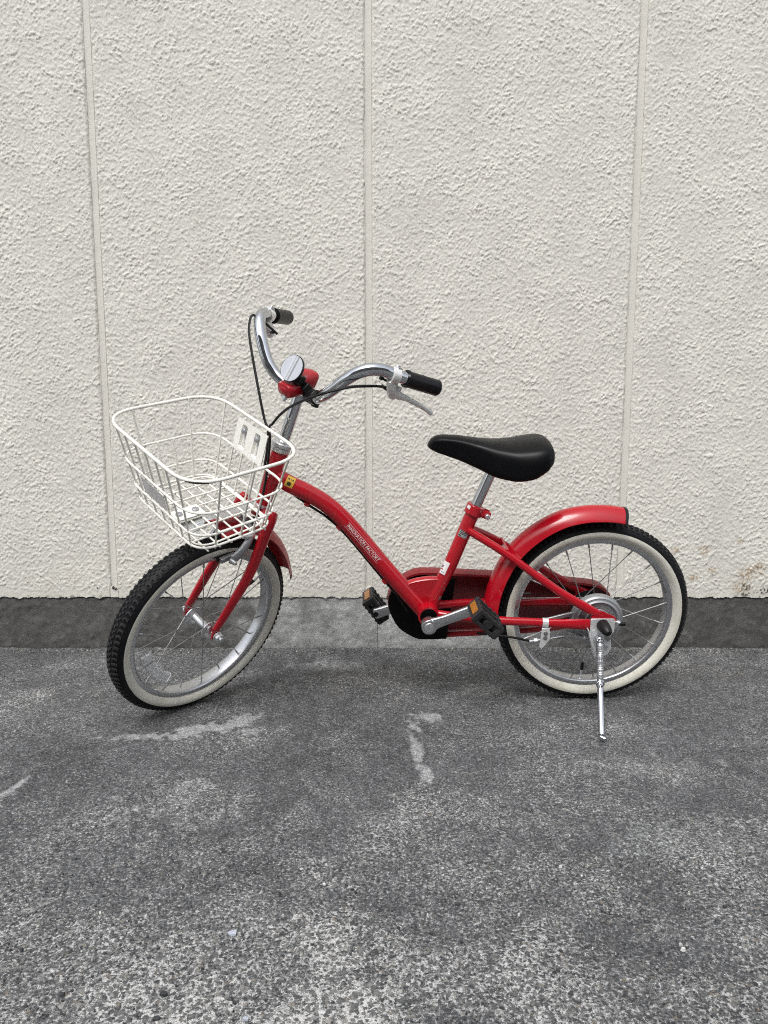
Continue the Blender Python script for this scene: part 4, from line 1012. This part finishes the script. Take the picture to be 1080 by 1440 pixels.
# ---- chain case (far side) and chain wheel disc
zl = lambda z: z - .0085 * max(0, min(1, (z + .02) / .06))
out = [(-.3905, .069), (-.374, .0777), (-.347, .0816), (-.2834, .0787), (-.2075, .074), (-.105, .0667), (-.0524, .0597), (.0168, .0509), (.040, .0408), (.0539, .024), (.0604, .0056), (.0579, -.0163), (.0396, -.0382), (.0022, -.0583), (-.0909, -.0711), (-.1845, -.0769), (-.2702, -.0803), (-.3464, -.0828), (-.3745, -.0748), (-.4026, -.054), (-.4199, -.0234), (-.4262, .0101), (-.4204, .0398), (-.4085, .0577)]
op = cat([(x, 0, zl(z)) for x, z in out], 3, True)[:, [0, 2]]
# case = far plate + rim flange + narrow inner lip
ctr = np.array((-.19, 0)); inn = op + np.array([nz(v) for v in (np.roll(op, 1, 0)[:, ::-1] - np.roll(op, -1, 0)[:, ::-1]) * np.array((1, -1))]) * .0
n_ = len(op); tang = np.roll(op, -1, 0) - np.roll(op, 1, 0); nrm_ = np.stack([tang[:, 1], -tang[:, 0]], 1); nrm_ /= np.linalg.norm(nrm_, axis=1)[:, None]
if ((op + nrm_ * .01 - op.mean(0)) ** 2).sum() < ((op - op.mean(0)) ** 2).sum(): nrm_ = -nrm_
rows = [(op - nrm_ * .006, .050), (op - nrm_ * .0015, .0505), (op, .053), (op, .078), (op - nrm_ * .003, .081), (op - nrm_ * .006, .082)]
V = np.vstack([np.stack([p[:, 0], np.full(n_, y), p[:, 1]], 1) for p, y in rows])
F = [(i * n_ + j, i * n_ + (j + 1) % n_, (i + 1) * n_ + (j + 1) % n_, (i + 1) * n_ + j) for i in range(5) for j in range(n_)] + [[5 * n_ + j for j in range(n_)]]
case = bp('chain_case', (V, F), 'case_red')
# black inner cover behind the bottom bracket: left part of the outline cut by an upright edge
inset = op - nrm_ * .0012
isl = [p[0] < -.272 for p in inset]
st_ = next(i for i in range(n_) if isl[i] and not isl[i - 1])
lst = []
for i in range(n_):
    if isl[(st_ + i) % n_]: lst.append(inset[(st_ + i) % n_])
    else: break
lst = [(x, z - .010 * sst(np.array(z), .03, .06) * sst(np.array(x), -.40, -.37)) for x, z in lst]
bp('chain_case_cover', prism([tuple(map(float, p)) for p in lst], .0435, .0480), 'black_paint', case, smooth=False)
# holes and bright plates of the case seen through the rear wheel
for z, x0_, x1_ in ((.036, -.165, -.118), (.010, -.170, -.112)):
    bp('case_slot', boxm(((x0_ + x1_) / 2, .0805, z), (1, 0, 0), (0, 1, 0), (0, 0, 1), x1_ - x0_, .004, .0028), 'steel', case, smooth=False)
bp('sprocket', join(rod((0, .034, 0), (0, .037, 0), .034, 28), rod((0, .028, 0), (0, .042, 0), .018, 20)), 'black_plastic')
# ---- rear drum brake, brake arm, clamp
dp = [(.0, -.030), (.0, -.0425), (.012, -.0425), (.013, -.040), (.022, -.040), (.0235, -.0425), (.0250, -.0430), (.0265, -.0405), (.0385, -.0395), (.0400, -.0425), (.0425, -.0435), (.0450, -.0415), (.0465, -.0405), (.0500, -.0405), (.0525, -.0385), (.0540, -.034), (.0540, -.024), (.0, -.022)]
drum = bp('brake_drum', revolve(dp, 56), 'cast')
dots = []
for k in range(9):
    t = R(15 + 14 * k); e = np.array((math.cos(t), 0, math.sin(t)))
    for r_ in (.0295, .0345): dots.append(boxm(e * r_ + np.array((0, -.0402, 0)), (-math.sin(t), 0, math.cos(t)), (0, 1, 0), e, .0042, .0012, .0022))
bp('drum_relief', join(*dots), 'cast', drum, smooth=False)
bp('brake_arm', join(sweep(cat([(-.030, -.036, .030), (-.0392, -.036, .0243), (-.050, -.034, .0130), (-.0572, -.033, .0117), (-.0922, -.030, .0009), (-.125, -.030, -.008)], 4), .0028, .0045, lat=(0, 1, 0), n=10, power=4),
    sweep(cat([(.010, -.040, -.052), (-.0186, -.042, -.043), (-.045, -.043, -.034), (-.0915, -.045, -.032), (-.110, -.046, -.031)], 4), .0016, .0050, lat=(0, 1, 0), n=10, power=4),
    prism([(-.075, -.012), (-.04, -.010), (-.018, -.022), (-.02, -.036), (-.06, -.026)], -.036, -.033)), 'cast')
bp('arm_rivet', join(rod((-.0250, -.046, -.0365), (-.0250, -.040, -.0365), .0034, 12, rnd=.001)), 'steel')
strap = bp('stay_clamp', join(sweep([(-.1165, -.0505, .002), (-.1045, -.0515, .0018)], .0093, .0108, lat=(0, 1, 0), n=18), prism([(-.1185, -.006), (-.1030, -.006), (-.1005, -.030), (-.1165, -.053), (-.1215, -.047)], -.0608, -.0590)), 'galv', smooth=True, bevel=.0006)
for z in (-.0165, -.0265): bp('rivet', join(rod((-.1105, -.0622, z), (-.1105, -.0600, z), .0044, 14), rod((-.1105, -.0632, z), (-.1105, -.062, z), .0022, 8)), 'spoke', strap)
bp('cable_adjuster', join(rod((-.1400, -.0505, -.0405), (-.118, -.050, -.0375), .0040, 10), rod((-.131, -.0502, -.0393), (-.124, -.0502, -.0383), .0065, 6), rod((-.118, -.050, -.0375), (-.070, -.048, -.030), .0011, 6)), 'cast')
sp_ = []
tq = np.linspace(0, 1, 90); a_, b_ = np.array((-.112, -.043, -.046)), np.array((-.078, -.040, -.030))
ex_ = nz(b_ - a_); e1_ = nz(np.cross(ex_, (0, 1, 0))); e2_ = np.cross(ex_, e1_)
bp('return_spring', sweep(a_ + (b_ - a_) * tq[:, None] + .0035 * (np.cos(tq * 60)[:, None] * e1_ + np.sin(tq * 60)[:, None] * e2_), .0007, n=5), 'steel')
bp('fender_stay', join(rod((.0, -.056, .005), (-.02, -.036, .224), .0016, 6)), 'steel') if False else None

# ---- kickstand
kb = bp('kickstand_bracket', join(prism([(-.0225, .0170), (.0250, .0168), (.0280, .004), (.0270, -.012), (.0205, -.0225), (.0235, -.036), (.0245, -.050), (.0200, -.0615), (.0120, -.0672), (.002, -.062), (-.004, -.068), (-.0100, -.067), (-.0165, -.048), (-.0215, -.0222)], -.0662, -.0640),
    boxm((-.0190, -.0705, -.034), nz((.3, 0, -1)), (0, 1, 0), nz((1, 0, .3)), .066, .012, .002)), 'galv', smooth=True, bevel=.0008)
bp('axle_cap', join(sweep([(.0020, -.0655, .0040), (.0025, -.072, .0032), (.0035, -.082, .0020), (.0050, -.094, .0002), (.0055, -.097, -.0003)], [.0125, .0125, .0120, .0088, .006], n=18, rnd=.002)), 'black_plastic')
bp('chain_tug_bolt', join(rod((.0270, -.0665, .010), (.0370, -.0665, .0075), .0032, 8), rod((.0300, -.0665, .0090), (.0345, -.0665, .0080), .0055, 6)), 'steel')
bp('chain_tug_cap', rod((.0345, -.0665, .0060), (.0475, -.0665, .0050), .0042, 10, rnd=.001), 'black_plastic')
bp('bracket_bolt', join(rod((.0148, -.0695, -.0250), (.0148, -.066, -.0250), .0060, 16, rnd=.001)), 'spoke', kb)
bp('bracket_bolt', join(rod((.0125, -.0715, -.0420), (.0125, -.066, -.0420), .0046, 14, rnd=.001)), 'steel', kb)
piv = np.array((-.0065, -.0780, -.026)); foot = np.array((-.0318, -.2205, -.1550)); dk = nz(foot - piv)
leg = bp('kickstand', join(sweep([piv, piv + dk * .03, piv + (foot - piv) * .5, foot - dk * .006], [.0060, .0058, .0060, .0060], n=14), rod(piv + np.array((0, .014, 0)), piv + np.array((0, -.006, 0)), .0075, 14), rod(foot + np.array((-.002, .002, .0012)), foot + np.array((.0055, -.004, -.0004)), .0050, 12, rnd=.002)), 'chrome')
hook = np.array((-.0085, -.092, -.0185)); eye = piv + (foot - piv) * .44 + np.array((-.0035, -.0125, .003))
tq = np.linspace(0, 1, 420); ax_ = nz(eye - hook); e1_ = nz(np.cross(ax_, (0, 1, 0))); e2_ = np.cross(ax_, e1_)
s0, s1 = hook + ax_ * .008, eye - ax_ * .008
bp('spring', sweep(s0 + (s1 - s0) * tq[:, None] + .0056 * (np.cos(tq * 2 * math.pi * 21)[:, None] * e1_ + np.sin(tq * 2 * math.pi * 21)[:, None] * e2_), .0012, n=6), 'steel', leg)
def torus(c, nrm, R_, r_, n=24):
    a = nz(np.cross(nrm, (.3, .2, .9))); b = np.cross(nz(nrm), a); t = np.arange(n) * 2 * math.pi / n
    return sweep(np.asarray(c) + R_ * (np.cos(t)[:, None] * a + np.sin(t)[:, None] * b), r_, n=8, closed=True)
bp('spring_eye', join(torus(eye, (0, 1, .1), .0070, .0018), torus(hook, (0, 1, .1), .0062, .0017), rod(s0, hook - ax_ * -.004, .0012, 6)), 'chrome', leg)
bp('hook_stud', rod(hook + np.array((0, .014, 0)), hook + np.array((0, -.004, 0)), .0042, 14, rnd=.001), 'steel', kb)

# ---- red parts seen under the far stays
# ================================================================== small things on the ground
def flat_bit(name, c, r, h, seed, color, label, cat_, sq=.75, rough=.6):
    r_ = np.random.default_rng(seed); k = 8; V, F = [], []
    for lay, z in ((0, -.0015), (1, h * .8), (2, h)):
        for t in range(k):
            a = t * 6.283 / k; rr_ = r * (.75 + .5 * r_.random()) * (1 if lay < 2 else .7)
            if lay: rr_ = math.hypot(V[t][0], V[t][1]) * (.95 if lay == 1 else .7)
            V.append((rr_ * math.cos(a) if not lay else V[t][0] * (.95 if lay == 1 else .7), (rr_ * sq * math.sin(a)) if not lay else V[t][1] * (.95 if lay == 1 else .7), z + (.0004 * r_.random())))
    for l in (0, 1):
        for t in range(k): F.append((l * k + t, l * k + (t + 1) % k, (l + 1) * k + (t + 1) % k, (l + 1) * k + t))
    F.append([2 * k + t for t in range(k)])
    nm = simple(name + '_surface', color, rough, 0, .15, 300, .0003)
    o = part(name, (V, F), nm, None, smooth=False); o.location = (c[0], c[1], 0); o['label'] = label; o['category'] = cat_
    return o
flat_bit('plastic_flake', (-.182, .846), .0058, .0008, 3, (.40, .43, .50), 'pale blue flat plastic flake lying on the concrete in the foreground', 'flake')
flat_bit('pebble', (-.238, .750), .0034, .0013, 4, (.03, .032, .035), 'dark grey pebble set in the concrete, left of the pale speckled patch', 'pebble')
flat_bit('pebble', (-.236, .716), .0040, .0015, 5, (.03, .032, .036), 'blackish pointed pebble at the bottom edge, the nearest one', 'pebble')
flat_bit('pebble', (-.143, .715), .0032, .0013, 6, (.36, .39, .45), 'pale bluish pebble at the bottom edge of the concrete', 'pebble')

# ================================================================== two-storey block added out of view behind the camera: darkens reflections, hides low sky
bld = thing('added_building', (0, -6.2, 0), 'plain grey two-storey block added unseen behind the camera to darken reflections', 'added_building')
m_ = simple('weathered_render', (.20, .195, .185), .85, 0, .15, 3); M['bw'] = m_; M['pane'] = simple('window_pane', (.03, .035, .04), .08, 0, .1, 2)
def bx(x0, x1, y0, y1, z0, z1): return boxm(((x0 + x1) / 2, (y0 + y1) / 2, (z0 + z1) / 2), (1, 0, 0), (0, 1, 0), (0, 0, 1), x1 - x0, y1 - y0, z1 - z0)
part('wall', join(bx(-11, 11, -7, 0, 0, .9), bx(-11, 11, -7, 0, 2.2, 3.7), bx(-11, 11, -7, 0, 5.0, 5.9), *[bx(x - 1.2, x + 1.2, -7, 0, a, b) for a, b in ((.9, 2.2), (3.7, 5.0)) for x in (-9.8, -5.9, -2.0, 2.0, 5.9, 9.8)]), 'bw', bld, False, fixn=False)
part('roof', bx(-11.3, 11.3, -7.3, .3, 5.9, 6.1), 'bw', bld, False, fixn=False)
for a, b in ((.9, 2.2), (3.7, 5.0)):
    for x0_, x1_ in ((-8.6, -7.1), (-4.7, -3.2), (-.8, .8), (3.2, 4.7), (7.1, 8.6)): part('window', bx(x0_, x1_, -.2, -.12, a, b), 'pane', bld, False, fixn=False)
